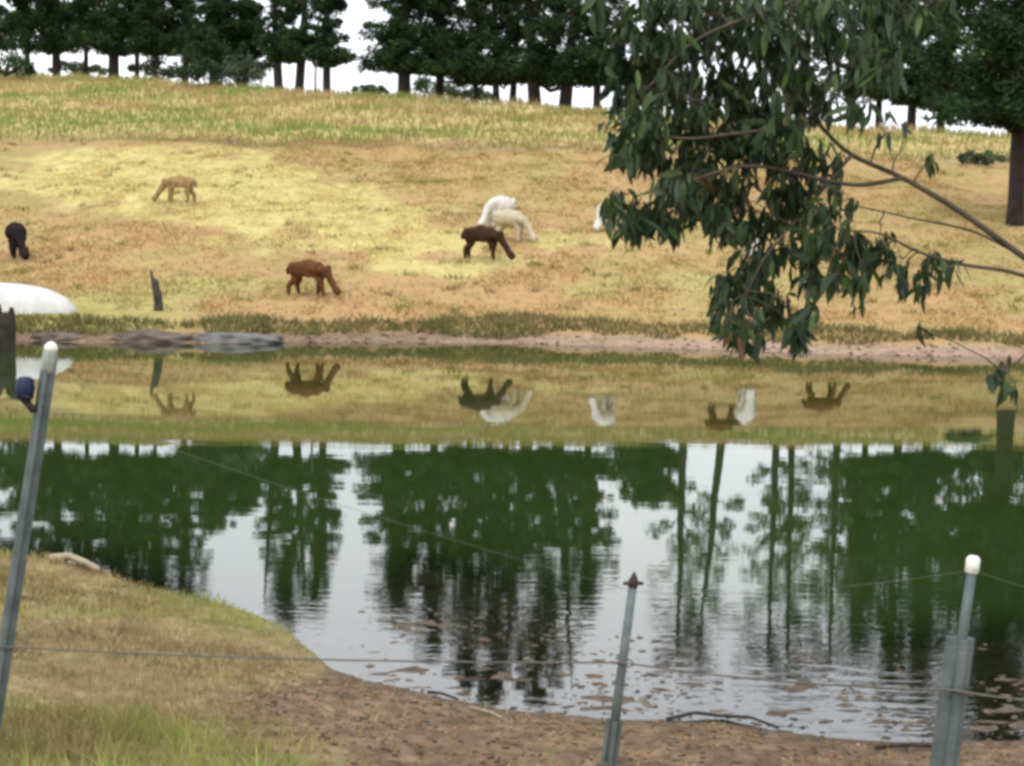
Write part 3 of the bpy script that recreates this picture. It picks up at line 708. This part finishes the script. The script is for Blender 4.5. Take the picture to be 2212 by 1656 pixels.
# ------------------------------------------------------------------ alpacas
def wool(name, c1, c2):
    return principled(name, c1, c2, 7, 0.95, bump=0.9, bscale=26, spec=0.1)
W_WHITE = wool("white_fleece", (0.50, 0.475, 0.42), (0.68, 0.66, 0.61))
W_CREAM = wool("cream_fleece", (0.40, 0.35, 0.235), (0.55, 0.50, 0.365))
W_BROWN = wool("brown_fleece", (0.085, 0.036, 0.015), (0.15, 0.065, 0.028))
W_DARK = wool("dark_brown_fleece", (0.028, 0.015, 0.010), (0.062, 0.034, 0.020))
W_BLACK = wool("black_fleece", (0.010, 0.007, 0.009), (0.024, 0.017, 0.019))
W_CAMEL = wool("fawn_fleece", (0.23, 0.15, 0.07), (0.34, 0.235, 0.115))
def alpaca_mesh(name, step=(0.0, 0.0, 0.0, 0.0), neck=0.0, fat=1.0, reach=0.0):
    """one continuous body; faces +X, feet on z=0. step = fore-aft offset of the four feet, neck = sideways turn"""
    V = []; E = []; R = []
    def add(p, r, parent=None):
        V.append(p); R.append(r)
        if parent is not None: E.append((parent, len(V) - 1))
        return len(V) - 1
    fat *= 1.3
    pel = add((-.26, 0, .655), .185 * fat)
    rump = add((-.40, 0, .635), .15 * fat, pel)
    t1 = add((-.475, 0, .56), .06, rump); add((-.485, 0, .45), .045, t1)
    mid = add((-.02, 0, .655), .205 * fat, pel)
    ch = add((.22, 0, .655), .19 * fat, mid)
    nb = add((.38 + reach * .3, neck * .08, .60), .15, ch)
    n2 = add((.475 + reach * .6, neck * .2, .44), .10, nb)
    n3 = add((.55 + reach * .9, neck * .33, .275), .08, n2)
    hd = add((.60 + reach, neck * .42, .165), .165, n3)
    mz = add((.675 + reach, neck * .5, .105), .12, hd); add((.725 + reach, neck * .54, .065), .085, mz)
    for s in (-1, 1):
        e1 = add((.565 + reach, neck * .38 + s * .07, .225), .045, hd); add((.54 + reach, neck * .34 + s * .10, .33), .022, e1)
    k = 0
    for s in (-1, 1):
        sh = add((.24, s * .085, .47), .095 * fat, ch)
        kn = add((.25 + step[k] * .45, s * .095, .29), .07, sh)
        an = add((.25 + step[k] * .9, s * .095, .085), .045, kn); add((.265 + step[k], s * .095, .022), .036, an); k += 1
    for s in (-1, 1):
        hp = add((-.30, s * .09, .47), .105 * fat, pel)
        st = add((-.26 + step[k] * .3, s * .1, .37), .088, hp)
        hk = add((-.345 + step[k] * .7, s * .1, .255), .065, st)
        an = add((-.33 + step[k] * .95, s * .1, .085), .045, hk); add((-.31 + step[k], s * .1, .022), .036, an); k += 1
    me = bpy.data.meshes.new(name); me.from_pydata(V, E, []); me.update()
    o = bpy.data.objects.new(name, me); COL.objects.link(o)
    sk = o.modifiers.new("skin", 'SKIN'); sk.branch_smoothing = 0.6; sk.use_smooth_shade = True
    for i, sv in enumerate(me.skin_vertices[0].data):
        sv.radius = (R[i], R[i]); sv.use_root = (i == 0)
    sb = o.modifiers.new("sub", 'SUBSURF'); sb.levels = 2; sb.render_levels = 2
    dg = bpy.context.evaluated_depsgraph_get(); ev = o.evaluated_get(dg)
    out = bpy.data.meshes.new_from_object(ev); out.name = name
    bpy.data.objects.remove(o, do_unlink=True)
    n = len(out.vertices); co = np.empty(n * 3, np.float32); out.vertices.foreach_get("co", co); co = co.reshape(-1, 3)
    no = np.empty(n * 3, np.float32); out.vertices.foreach_get("normal", no); no = no.reshape(-1, 3)
    fl = np.clip((co[:, 2] - .3) / .25, 0, 1)
    d = ((vnoise(co[:, 0] * 24 + 5, co[:, 2] * 24 + co[:, 1] * 17) - .5) * 0.05 + (vnoise(co[:, 0] * 9 + 3, co[:, 2] * 9 + co[:, 1] * 8) - .5) * .07) * fl
    co = co + no * d[:, None]
    out.vertices.foreach_set("co", co.ravel()); out.update()
    return out
AG = "alpacas grazing on the slope"
def alpaca(label, px, py, heading, mat, scale=1.0, seed=0, **kw):
    p = on_ground(px, py, 36)
    root = empty("alpaca", p, heading); tag(root, label, "alpaca", AG); root.scale = (scale * 1.08,) * 3
    me = alpaca_mesh("body", **kw); me.materials.clear(); me.materials.append(mat)
    b_ = obj("body", me, root)
    reach = kw.get("reach", 0); nk = kw.get("neck", 0)
    for s in (-1, 1):
        bm = bmesh.new(); bmesh.ops.create_icosphere(bm, subdivisions=1, radius=.013)
        em = bpy.data.meshes.new("eye"); bm.to_mesh(em); bm.free(); em.materials.append(M_EYE)
        obj("eye", em, root, (.635 + reach, nk * .44 + s * .082, .175))
    # settle the feet on the slope
    sl = (float(H(p.x, p.y + .3)) - float(H(p.x, p.y - .3))) / .6
    root.rotation_euler = (Matrix.Rotation(math.atan(sl) * .6, 4, 'X') @ Matrix.Rotation(heading, 4, 'Z')).to_euler()
    return root
PI = math.pi
alpaca("black alpaca grazing at the left edge of the slope", 38, 560, PI * -.38, W_BLACK, 1.06, fat=1.12, neck=.25, step=(.04, -.03, .05, -.03))
alpaca("fawn alpaca grazing alone high on the yellow grass, facing left", 388, 440, PI * .97, W_CAMEL, 1.04, step=(.10, -.06, -.09, .08), reach=.08, fat=.86)
alpaca("reddish-brown alpaca grazing near the water, facing right", 668, 640, -.12, W_BROWN, .98, step=(.10, -.08, -.13, .06), neck=-.1, fat=.98)
alpaca("dark brown alpaca grazing in front of the white ones, facing right", 1042, 563, -.16, W_DARK, 1.06, step=(.03, -.02, -.08, -.02), neck=-.15, reach=.06)
alpaca("white alpaca at the back of the group, grazing towards the left", 1078, 492, PI * -.80, W_WHITE, 1.04, fat=1.15, neck=.2)
alpaca("cream alpaca grazing right behind the dark brown one", 1103, 522, -.35, W_CREAM, 1.02, fat=1.1, reach=.02, neck=-.2)
alpaca("white alpaca at the left tip of the hanging gum leaves", 1314, 500, PI * -.68, W_WHITE, 1.05, step=(.08, -.05, -.06, .05), fat=1.05)
alpaca("brown alpaca hidden behind hanging leaves, mirrored beside a white one", 1575, 462, -.2, W_BROWN, 1.05, step=(.05, -.05, -.05, .05))
alpaca("white alpaca behind the hanging leaves, seen end-on", 1622, 560, PI * -.5, W_WHITE, 1.15, fat=1.08)
alpaca("brown alpaca behind the lower leaves, rightmost of the herd", 1785, 600, -.1, W_BROWN, .92, step=(.08, -.06, -.08, .04))

# ------------------------------------------------------------------ things on the far bank
# upturned dinghy
def dinghy():
    c = at_y(-12, 684, 35.9); gz_ = float(H(c.x + .8, 35.9))
    root = empty("upturned_dinghy", (c.x, 35.9, gz_ - 0.13)); tag(root, "white upturned dinghy lying on the far bank at the left edge", "boat")
    nu, nv = 40, 20; V = []; F = []
    Lh, W, Hh = 1.78, .72, .72
    for i in range(nu + 1):
        u = -1 + 2 * i / nu
        prof = (1 - abs(u) ** 2.6) ** (1 / 2.0)          # fullness along the length
        wl = W * (1 - abs(u) ** 3.2) ** .55
        for j in range(nv + 1):
            a_ = PI * j / nv
            cz = abs(math.sin(a_)) ** .75; cy = math.copysign(abs(math.cos(a_)) ** .7, math.cos(a_))
            V.append((u * Lh, cy * wl, .05 + cz * (Hh - .05) * prof))
    for i in range(nu):
        for j in range(nv):
            k = i * (nv + 1) + j; F.append((k, k + nv + 1, k + nv + 2, k + 1))
    obj("hull", mesh_np("hull", V, np.array(F), M_HULL, True), root)
    rim = [(math.copysign(abs(math.cos(t)) ** .6, math.cos(t)) * Lh * 1.01, math.copysign(abs(math.sin(t)) ** .62, math.sin(t)) * W * 1.04, .05) for t in np.linspace(0, 2 * PI, 60)]
    v, q, t_ = tube_arrays(rim, [.035] * 60, 6, 0, False); obj("gunwale", mesh_np("gunwale", v, q, M_GUNWALE, True), root)
    keel = [(u * Lh * .93, 0, .05 + (Hh - .045) * (1 - abs(u * .93) ** 2.6) ** .5) for u in np.linspace(-1, 1, 24)]
    v, q, t_ = tube_arrays(keel, [.025] * 24, 6, 0, True); obj("keel", mesh_np("keel", v, [q, t_], M_HULL, True), root)
dinghy()
# dark pile in the water at the left edge
pw = on_plane(14, 757)
root = empty("timber_pile", (pw.x, pw.y, 0)); tag(root, "dark weathered timber pile standing in the water by the dinghy", "pile")
tube("shaft", [(-.05, 0, -1.0), (-.05, 0, 0), (-.04, 0, .45), (-.04, .01, .70)], [.24, .22, .21, .19], M_TIMBER, root, 10, .1, 3)
tube("prong", [(-.14, 0, .62), (-.14, 0, .76), (-.15, 0, .86)], [.07, .06, .04], M_TIMBER, root, 7, .1, 4)
tube("prong", [(.09, 0, .60), (.10, 0, .72), (.10, 0, .80)], [.06, .055, .035], M_TIMBER, root, 7, .1, 5)
# broken stump
ps = on_ground(340, 672, 33)
root = empty("broken_stump", ps); tag(root, "dark broken stump with a slanted tip at the far water's edge", "stump")
tube("stem", [(.02, 0, -.2), (.02, 0, .1), (0, 0, .35), (-.05, 0, .55), (-.10, 0, .70)], [.125, .105, .10, .09, .05], M_STUMP, root, 9, .16, 8)
tube("splinter", [(-.08, 0, .55), (-.125, 0, .76), (-.155, 0, .93)], [.05, .032, .006], M_STUMP, root, 7, .1, 9)
tube("splinter", [(.0, 0, .5), (.005, 0, .62), (-.01, 0, .70)], [.05, .03, .008], M_STUMP, root, 7, .1, 10)
def mound(name, label, cat, px0, px1, py, Y, h, mat, seed):
    a_ = at_y(px0, py, Y); b_ = at_y(px1, py, Y); w = (b_.x - a_.x) / 2; c = (a_ + b_) / 2
    bm = bmesh.new(); bmesh.ops.create_icosphere(bm, subdivisions=4, radius=1)
    for v in bm.verts:
        n_ = vnoise(v.co.x * 2.3 + seed, v.co.y * 2 + v.co.z * 2.6) + .5 * vnoise(v.co.x * 6 + seed, v.co.y * 5 + v.co.z * 6)
        f = .72 + .38 * float(n_)
        v.co = Vector((v.co.x * w, v.co.y * .55, v.co.z * h)) * f
    me = bpy.data.meshes.new(name); bm.to_mesh(me); bm.free(); me.materials.append(mat)
    for p_ in me.polygons: p_.use_smooth = True
    return tag(obj(name, me, None, (c.x, Y, 0.0)), label, cat)
mound("mud_mound", "dark brown mud mound at the far waterline below the stump", "mound", 225, 415, 743, 34.0, .22, M_MUDMOUND, 2)
mound("stone_mound", "grey stony mound at the far waterline right of the mud", "mound", 405, 610, 743, 34.3, .21, M_STONE, 5)
mound("mud_mound", "low dark mud mound at the far waterline near the dinghy", "mound", 60, 200, 738, 33.9, .16, M_MUDMOUND, 9)

# sticks at the near waterline
def stick_named(label, pts, r, mat):
    P_ = [on_plane(x_, y_, 0.0) for x_, y_ in pts]
    P_ = [Vector((p.x, p.y, max(float(H(p.x, p.y)), 0) + r * 1.1 + .012 * (i % 2))) for i, p in enumerate(P_)]
    n_ = len(P_)
    return tag(tube("stick", P_, [r * (1 - .55 * i / n_) for i in range(n_)], mat, None, 7, .12, n_), label, "stick", "sticks on the near shore")
stick_named("long dark crooked stick at the near waterline, right of the middle post", [(1440, 1562), (1500, 1550), (1560, 1552), (1620, 1560), (1682, 1578)], .011, M_STICK)
stick_named("short dark stick at the near waterline, left of the middle post", [(925, 1500), (955, 1508), (990, 1516)], .010, M_STICK)
stick_named("dark stick on the mud by the right fence post", [(1890, 1632), (1960, 1630), (2020, 1626)], .012, M_STICK)
stick_named("pale thin stick on the mud left of the middle post", [(1015, 1536), (1060, 1560), (1085, 1568)], .007, M_PALESTICK)
stick_named("pale driftwood branch on the near bank edge at left", [(108, 1222), (150, 1216), (185, 1226), (212, 1248)], .03, M_PALESTICK)

# ------------------------------------------------------------------ fence
def prism_y(name, p0, p1, w, mat, parent, thick=.007):
    """Y-section steel post between two points; one fin faces the camera"""
    p0 = Vector(p0); p1 = Vector(p1); t = (p1 - p0).normalized(); a_ = Vector((1, 0, 0)); a_ = (a_ - t * a_.dot(t)).normalized(); b_ = t.cross(a_)
    sec = []
    for ang in (-PI / 2, PI / 6, 5 * PI / 6):
        d_ = a_ * math.cos(ang) + b_ * math.sin(ang); n_ = t.cross(d_)
        ln = w * .58 if ang > 0 else w * .5
        sec.append((d_, n_, ln))
    parts = []
    V = []; F = []
    ring = []
    for i, (d_, n_, ln) in enumerate(sec):
        dn, nn, _ = sec[(i + 1) % 3]
        ring += [d_ * ln - n_ * thick * .5, d_ * ln + n_ * thick * .5, (d_ + dn) * thick * .62]
    for p in (p0, p1):
        V += [tuple(p + r) for r in ring]
    n = len(ring); Q = [(k, (k + 1) % n, n + (k + 1) % n, n + k) for k in range(n)]
    me = bpy.data.meshes.new(name); me.from_pydata(V, [], Q + [tuple(range(n - 1, -1, -1)), tuple(range(n, 2 * n))]); me.materials.append(mat); me.update()
    return obj(name, me, parent)
def rel(root, p): return Vector(p) - root.location
# left post
YL, YM, YR = 4.5, 3.9, 3.2
def fence_post(label, top_px, bot_px, Y):
    t_ = at_y(*top_px, Y); b_ = at_y(*bot_px, Y)
    d_ = (b_ - t_); d_ = d_ / d_.z
    g_ = t_.copy()
    for _k in range(8): g_ = t_ + d_ * (float(H(g_.x, g_.y)) - t_.z)
    root = empty("fence_post", g_); tag(root, label, "fence post", "steel posts of the near fence")
    return root, t_ - g_, (t_ - g_).normalized()
# -- left
root, tp, ax = fence_post("grey steel fence post with white cap at left", (108, 765), (0, 1470), YL)
prism_y("star_post", -ax * .3, tp, .037, M_STEEL, root, .011)
tube("cap_sleeve", [tp - ax * .055, tp - ax * .04, tp, tp + ax * .012], [.015, .019, .0195, .017], M_GREYPL, root, 14)
slv = bpy.data.objects["cap_sleeve"]
tube("cap", [tp + ax * .008, tp + ax * .012, tp + ax * .022, tp + ax * .03, tp + ax * .034], [.016, .019, .017, .011, .003], M_WHITEPL, slv, 14)
ip = tp - ax * .085 + Vector((-.052, -.01, -.012))
tube("insulator", [ip + Vector((0, 0, -.035)), ip + Vector((0, 0, -.026)), ip, ip + Vector((0, 0, .026)), ip + Vector((0, 0, .033))], [.010, .022, .026, .024, .014], M_BLUEPL, root, 12)
tube("bracket", [ip + Vector((0, 0, -.03)), ip + Vector((.02, 0, -.055)), ip + Vector((.046, .005, -.045))], [.012, .012, .01], M_TIMBER, root, 8)
LW = root.location + ip
Ltop = root.location + tp
# -- middle
rootm, tpm, axm = fence_post("slim grey fence post with dark cross tip in the middle", (1368, 1258), (1318, 1656), YM)
k_ = at_y(1328, 1556, YM) - rootm.location
tube("rod", [k_ - axm * .1, tpm], [.0125, .0105], M_STEEL, rootm, 10)
prism_y("star_post", -axm * .3, k_, .034, M_STEEL, rootm, .012)
tube("tip", [tpm - axm * .012, tpm + axm * .004, tpm + axm * .016, tpm + axm * .024], [.012, .012, .006, .003], M_RUST, rootm, 10)
tube("cross_lug", [tpm + Vector((-.024, 0, -.004)), tpm + Vector((0, 0, -.002)), tpm + Vector((.024, 0, -.003))], [.004, .006, .004], M_RUST, rootm, 8)
Mtop = rootm.location + tpm
# -- right
rootr, tpr, axr = fence_post("grey steel fence post with slim top rod and white cap at right", (2100, 1228), (2044, 1656), YR)
k_ = at_y(2077, 1380, YR) - rootr.location
prism_y("star_post", -axr * .3, k_, .050, M_STEEL, rootr, .014)
tube("rod", [k_ - axr * .12, tpr], [.0105, .0095], M_STEEL, rootr, 10)
tube("cap", [tpr - axr * .010, tpr - axr * .008, tpr + axr * .018, tpr + axr * .024], [.010, .0135, .0135, .009], M_WHITEPL, rootr, 12)
Rtop = rootr.location + tpr
def wire(label, pts, r, mat, sag=-.02):
    P_ = []
    for a_, b_ in zip(pts[:-1], pts[1:]):
        P_ += curve_pts(a_, b_, 14, sag)[:-1]
    P_.append(Vector(pts[-1]))
    return tag(tube("fence_wire", P_, [r] * len(P_), mat, None, 6), label, "wire", "wires of the near fence")
offL = lambda py, Y=5.2: at_y(-260, py, Y)
offR = lambda py, Y=2.9: at_y(2480, py, Y)
wire("pale electric wire on the left post's blue insulator", [offL(885), LW + Vector((-.0, -.028, -.012)), Mtop + Vector((0, -.012, -.02)), Rtop + Vector((0, -.016, 0)), offR(1290)], .0005, M_WIRE)
wire("dark lowest wire strung low across the grass bank", [offL(1392), at_y(12, 1398, YL - .03), at_y(1346, 1432, YM - .025), at_y(2066, 1492, YR - .035), offR(1515)], .0024, M_WIRE, -.012)

def clip(root_, px, py, Y):
    c_ = at_y(px, py, Y) - root_.location
    ring_ = [c_ + Vector((.024 * math.cos(t_), .024 * math.sin(t_) - .004, .004 * math.sin(2 * t_))) for t_ in np.linspace(0, 2 * PI, 14)]
    tube("wire_clip", ring_, [.0016] * 14, M_RUST, root_, 5)
clip(root, 12, 1398, YL); clip(rootm, 1346, 1432, YM); clip(rootr, 2066, 1492, YR)
# ------------------------------------------------------------------ overhanging eucalyptus
def leaf_mesh(name, mat, seed):
    rg = random.Random(seed)
    n = 6; V = []; F = []
    ln = 1.0; w = rg.uniform(.21, .32); cv = rg.uniform(.06, .2); fold = .25
    for i in range(n + 1):
        t = i / n
        hw = w * .5 * (math.sin(PI * min(1, t ** .75)) ** .9 if 0 < t < 1 else 0.02)
        y_ = cv * math.sin(PI * t * .9) ; zc_ = -t * ln
        V += [(-hw, y_ * .4 + hw * fold, zc_), (0, y_ * .4, zc_), (hw, y_ * .4 + hw * fold, zc_)]
        for k in (-3, -2, -1):
            a_ = V[k]; V[k] = (a_[0] + cv * (t - t * t) * 1.2, a_[1], a_[2])
    for i in range(n):
        for j in range(2):
            a_ = i * 3 + j; F.append((a_, a_ + 1, a_ + 4, a_ + 3))
    me = mesh_np(name, V, np.array(F), mat, True)
    return me
YE = 6.0
tree = empty("eucalyptus_tree", (3.25, 6.3, float(H(3.25, 6.3)))); tag(tree, "overhanging eucalyptus with drooping dark leaves reaching in from the right", "tree")
TL = tree.location
def E(px, py, dy=0.0): return at_y(px, py, YE + dy) - TL
tube("trunk", [(0, 0, -.3), (0, 0, .2), (.02, .02, 1.2), (-.03, .05, 2.4), (.05, .1, 3.6), (.0, .1, 5.0)], [.19, .16, .14, .12, .09, .05], M_GUMBARK, tree, 12, .05)
BR = []     # branches as polylines in tree space
def branch(pts, r0, r1, n=6):
    dense = []
    for i in range(len(pts) - 1):
        p0 = pts[max(i - 1, 0)]; p1 = pts[i]; p2 = pts[i + 1]; p3 = pts[min(i + 2, len(pts) - 1)]
        for k in range(5):
            t = k / 5
            dense.append(0.5 * ((2 * p1) + (p2 - p0) * t + (2 * p0 - 5 * p1 + 4 * p2 - p3) * t * t + (3 * p1 - p0 - 3 * p2 + p3) * t ** 3))
    dense.append(pts[-1]); m_ = len(dense)
    o = tube("branch", dense, [r0 + (r1 - r0) * i / (m_ - 1) for i in range(m_)], M_TWIG, tree, n)
    BR.extend(dense); return dense
T0 = Vector((-.01, .04, 1.75))
b1 = branch([T0, E(2420, 700, .1), E(2212, 556, .05), E(2070, 455), E(1950, 385), E(1840, 335), E(1770, 270), E(1700, 190, -.05), E(1640, 120, -.1)], .0145, .004)
b2 = branch([Vector((-.02, .04, 1.6)), E(2440, 690, -.2), E(2212, 596, -.15), E(2080, 572, -.15), E(1985, 545, -.15), E(1900, 505, -.15), E(1820, 500, -.2)], .010, .0028)
b3 = branch([E(1950, 385), E(1860, 400, -.1), E(1780, 390, -.15), E(1700, 370, -.2), E(1600, 360, -.25), E(1480, 395, -.3), E(1370, 425, -.3)], .009, .003)
b4 = branch([Vector((.0, .05, 2.9)), E(2330, -160, .1), E(2140, -110, .1), E(1960, -60, .1), E(1800, -20), E(1640, 30, -.1), E(1500, 90, -.15), E(1400, 190, -.2)], .016, .003)
b5 = branch([E(1770, 270), E(1680, 280, -.2), E(1580, 290, -.25), E(1490, 300, -.3), E(1400, 290, -.3)], .007, .003)
b6 = branch([E(1840, 335), E(1760, 430, -.1), E(1700, 500, -.15), E(1650, 560, -.2), E(1610, 640, -.2)], .007, .003)
b7 = branch([E(2212, 556, .05), E(2100, 500, .1), E(1960, 470, .1), E(1850, 445, .1)], .006, .002)
b8 = branch([E(2300, 620, .0), E(2250, 720, .1), E(2200, 780, .1), E(2160, 800, .1)], .006, .002)
clusters = [  # px, py, rx, ry, leaves
    (1580, 120, 70, 70, 40), (1680, 110, 70, 60, 40), (1780, 20, 80, 60, 40), (1560, 10, 90, 50, 40), (1450, 0, 90, 50, 40), (1660, 0, 80, 50, 30), (1900, 20, 70, 60, 30), (1960, 60, 60, 50, 24), (1925, 150, 45, 45, 18), (2010, 20, 60, 40, 18), (1330, 40, 60, 70, 40), (1345, 130, 50, 60, 40), (1350, 250, 45, 60, 40), (1365, 350, 45, 40, 30), (1345, 330, 30, 40, 16), (1420, 60, 90, 80, 60), (1530, 60, 90, 80, 50), (1640, 50, 80, 60, 40), (1740, 80, 90, 70, 55), (1850, 70, 90, 80, 50), (1830, 170, 70, 60, 30),
    (1380, 190, 70, 70, 50), (1440, 150, 90, 80, 55), (1390, 290, 60, 60, 45), (1480, 240, 90, 80, 75), (1590, 210, 90, 80, 60), (1700, 190, 80, 70, 55), (1760, 230, 60, 50, 35),
    (1440, 340, 70, 60, 65), (1540, 320, 90, 70, 75), (1630, 290, 70, 60, 50), (1600, 240, 90, 60, 40), (1860, 250, 40, 40, 14),
    (1325, 440, 28, 22, 22), (1365, 480, 45, 45, 50), (1440, 470, 60, 60, 60), (1520, 430, 80, 65, 85), (1600, 400, 60, 60, 45), (1680, 400, 60, 60, 30), (1590, 480, 60, 60, 50),
    (1480, 410, 70, 40, 45), (1760, 440, 70, 70, 26), (1730, 520, 60, 60, 28), (1800, 380, 50, 50, 14), (1545, 480, 60, 50, 50), (1640, 520, 60, 50, 40), (1750, 340, 50, 50, 20),
    (1690, 460, 70, 60, 40), (1720, 400, 60, 60, 26), (1800, 470, 60, 60, 26), (1660, 340, 60, 50, 40), (1690, 290, 60, 50, 40), (1770, 520, 60, 40, 26), (1870, 130, 50, 60, 30), (1640, 600, 75, 60, 60), (1590, 640, 50, 60, 45), (1660, 670, 60, 50, 45), (1570, 700, 35, 40, 30), (1620, 720, 45, 40, 32), (1720, 720, 26, 34, 30), (1745, 690, 25, 25, 14),
    (1740, 600, 60, 50, 35), (1830, 545, 55, 40, 40), (1800, 600, 50, 40, 22), (1900, 545, 40, 30, 16), (1880, 590, 35, 35, 16), (1950, 570, 40, 30, 16), (1990, 610, 30, 35, 16), (1940, 610, 30, 35, 12), (2050, 590, 26, 22, 12), (1860, 640, 30, 40, 12), (2020, 560, 20, 20, 9),
    (2010, 365, 16, 24, 7), (1930, 265, 20, 16, 4), (1960, 290, 14, 12, 2), (1910, 300, 10, 20, 2), (1310, 290, 8, 10, 2), (2165, 815, 34, 24, 14), (2195, 850, 20, 30, 8), (1995, 720, 24, 10, 2)]
leaf_specs = []; twigs = []
for ci, (px, py, rx, ry, n) in enumerate(clusters):
    dep = rnd.uniform(-.35, .15)
    c = E(px, py - ry * .3, dep)
    src = min(BR, key=lambda q: (q - c).length)
    if (src - c).length > .02: twigs.append(tube_arrays(curve_pts(src, c, 5, .02, .008), [.0035, .003, .0028, .0024, .002, .0016], 5, 0, False))
    n = int(n * (2.1 if py < 330 else 1.75)) if n > 10 else n
    ns = max(1, int(n / 5))
    for k in range(ns):
        th = rnd.uniform(0, 6.28); u = math.sqrt(rnd.random())
        q = E(px + math.cos(th) * u * rx, py + math.sin(th) * u * ry - 22, dep + rnd.uniform(-.16, .16))
        twigs.append(tube_arrays(curve_pts(c, q, 3, .012, .006), [.0018, .0016, .0013, .001], 4, 0, False))
        m_ = 5 if ns > 1 else n
        for j in range(m_):
            p = c.lerp(q, rnd.uniform(.55, 1.0) if ns > 1 else rnd.uniform(.7, 1)) + Vector((rnd.uniform(-.016, .016), rnd.uniform(-.02, .02), rnd.uniform(-.02, .015)))
            ln = rnd.uniform(.04, .105)
            tilt = abs(rnd.gauss(.2, .52)); dirn = rnd.uniform(0, 2 * PI); yaw = rnd.uniform(0, 2 * PI)
            rot = Matrix.Rotation(dirn, 4, 'Z') @ Matrix.Rotation(tilt, 4, 'X') @ Matrix.Rotation(yaw, 4, 'Z')
            leaf_specs.append((p, rot, ln, ci))
v, f = join_arrays(twigs); tag(obj("twigs", mesh_np("twigs", v, f, M_TWIG, True), tree), kind="stuff")
LM = [leaf_mesh("leaf", M_LEAF, i) for i in range(5)]
for i, me in enumerate(LM): vcol(me, "tint", np.repeat([[(.6, .72, .7), (.9, .9, .9), (1.2, 1.12, .8), (.7, .85, .8), (1.9, 1.65, 1.05)][i]], len(me.vertices), 0))
LDRY = leaf_mesh("leaf", M_LEAFDRY, 9)
# 300 leaves nearest the camera stay pieces of their own, the rest is one mass
order = sorted(range(len(leaf_specs)), key=lambda i: (leaf_specs[i][0] + TL - CAM).length - leaf_specs[i][2] * 2)
single = set(order[:300])
arr = []
base_co = []
for me in LM:
    co = np.empty(len(me.vertices) * 3, np.float32); me.vertices.foreach_get("co", co); base_co.append(co.reshape(-1, 3))
base_f = np.array([p_.vertices[:] for p_ in LM[0].polygons], np.int32)
V = []; F = []; C = []; off = 0
for i, (p, rot, ln, ci) in enumerate(leaf_specs):
    k = rnd.choice((0, 0, 1, 1, 2, 2, 3, 4, 4))
    M_ = Matrix.Translation(p) @ rot @ Matrix.Scale(ln, 4)
    if i in single:
        o = obj("leaf", LDRY if rnd.random() < .02 else LM[k], tree); o.matrix_local = M_
    else:
        A = np.array(M_); co = base_co[k] @ A[:3, :3].T + A[:3, 3]
        V.append(co); F.append(base_f + off); off += len(co)
        C.append(np.repeat([np.array([(.6, .72, .7), (.9, .9, .9), (1.2, 1.12, .8), (.7, .85, .8), (1.9, 1.65, 1.05)][k]) * rnd.uniform(.8, 1.2)], len(co), 0))
me = mesh_np("foliage", np.concatenate(V), np.concatenate(F), M_LEAF, True); vcol(me, "tint", np.concatenate(C))
tag(obj("foliage", me, tree), kind="stuff")
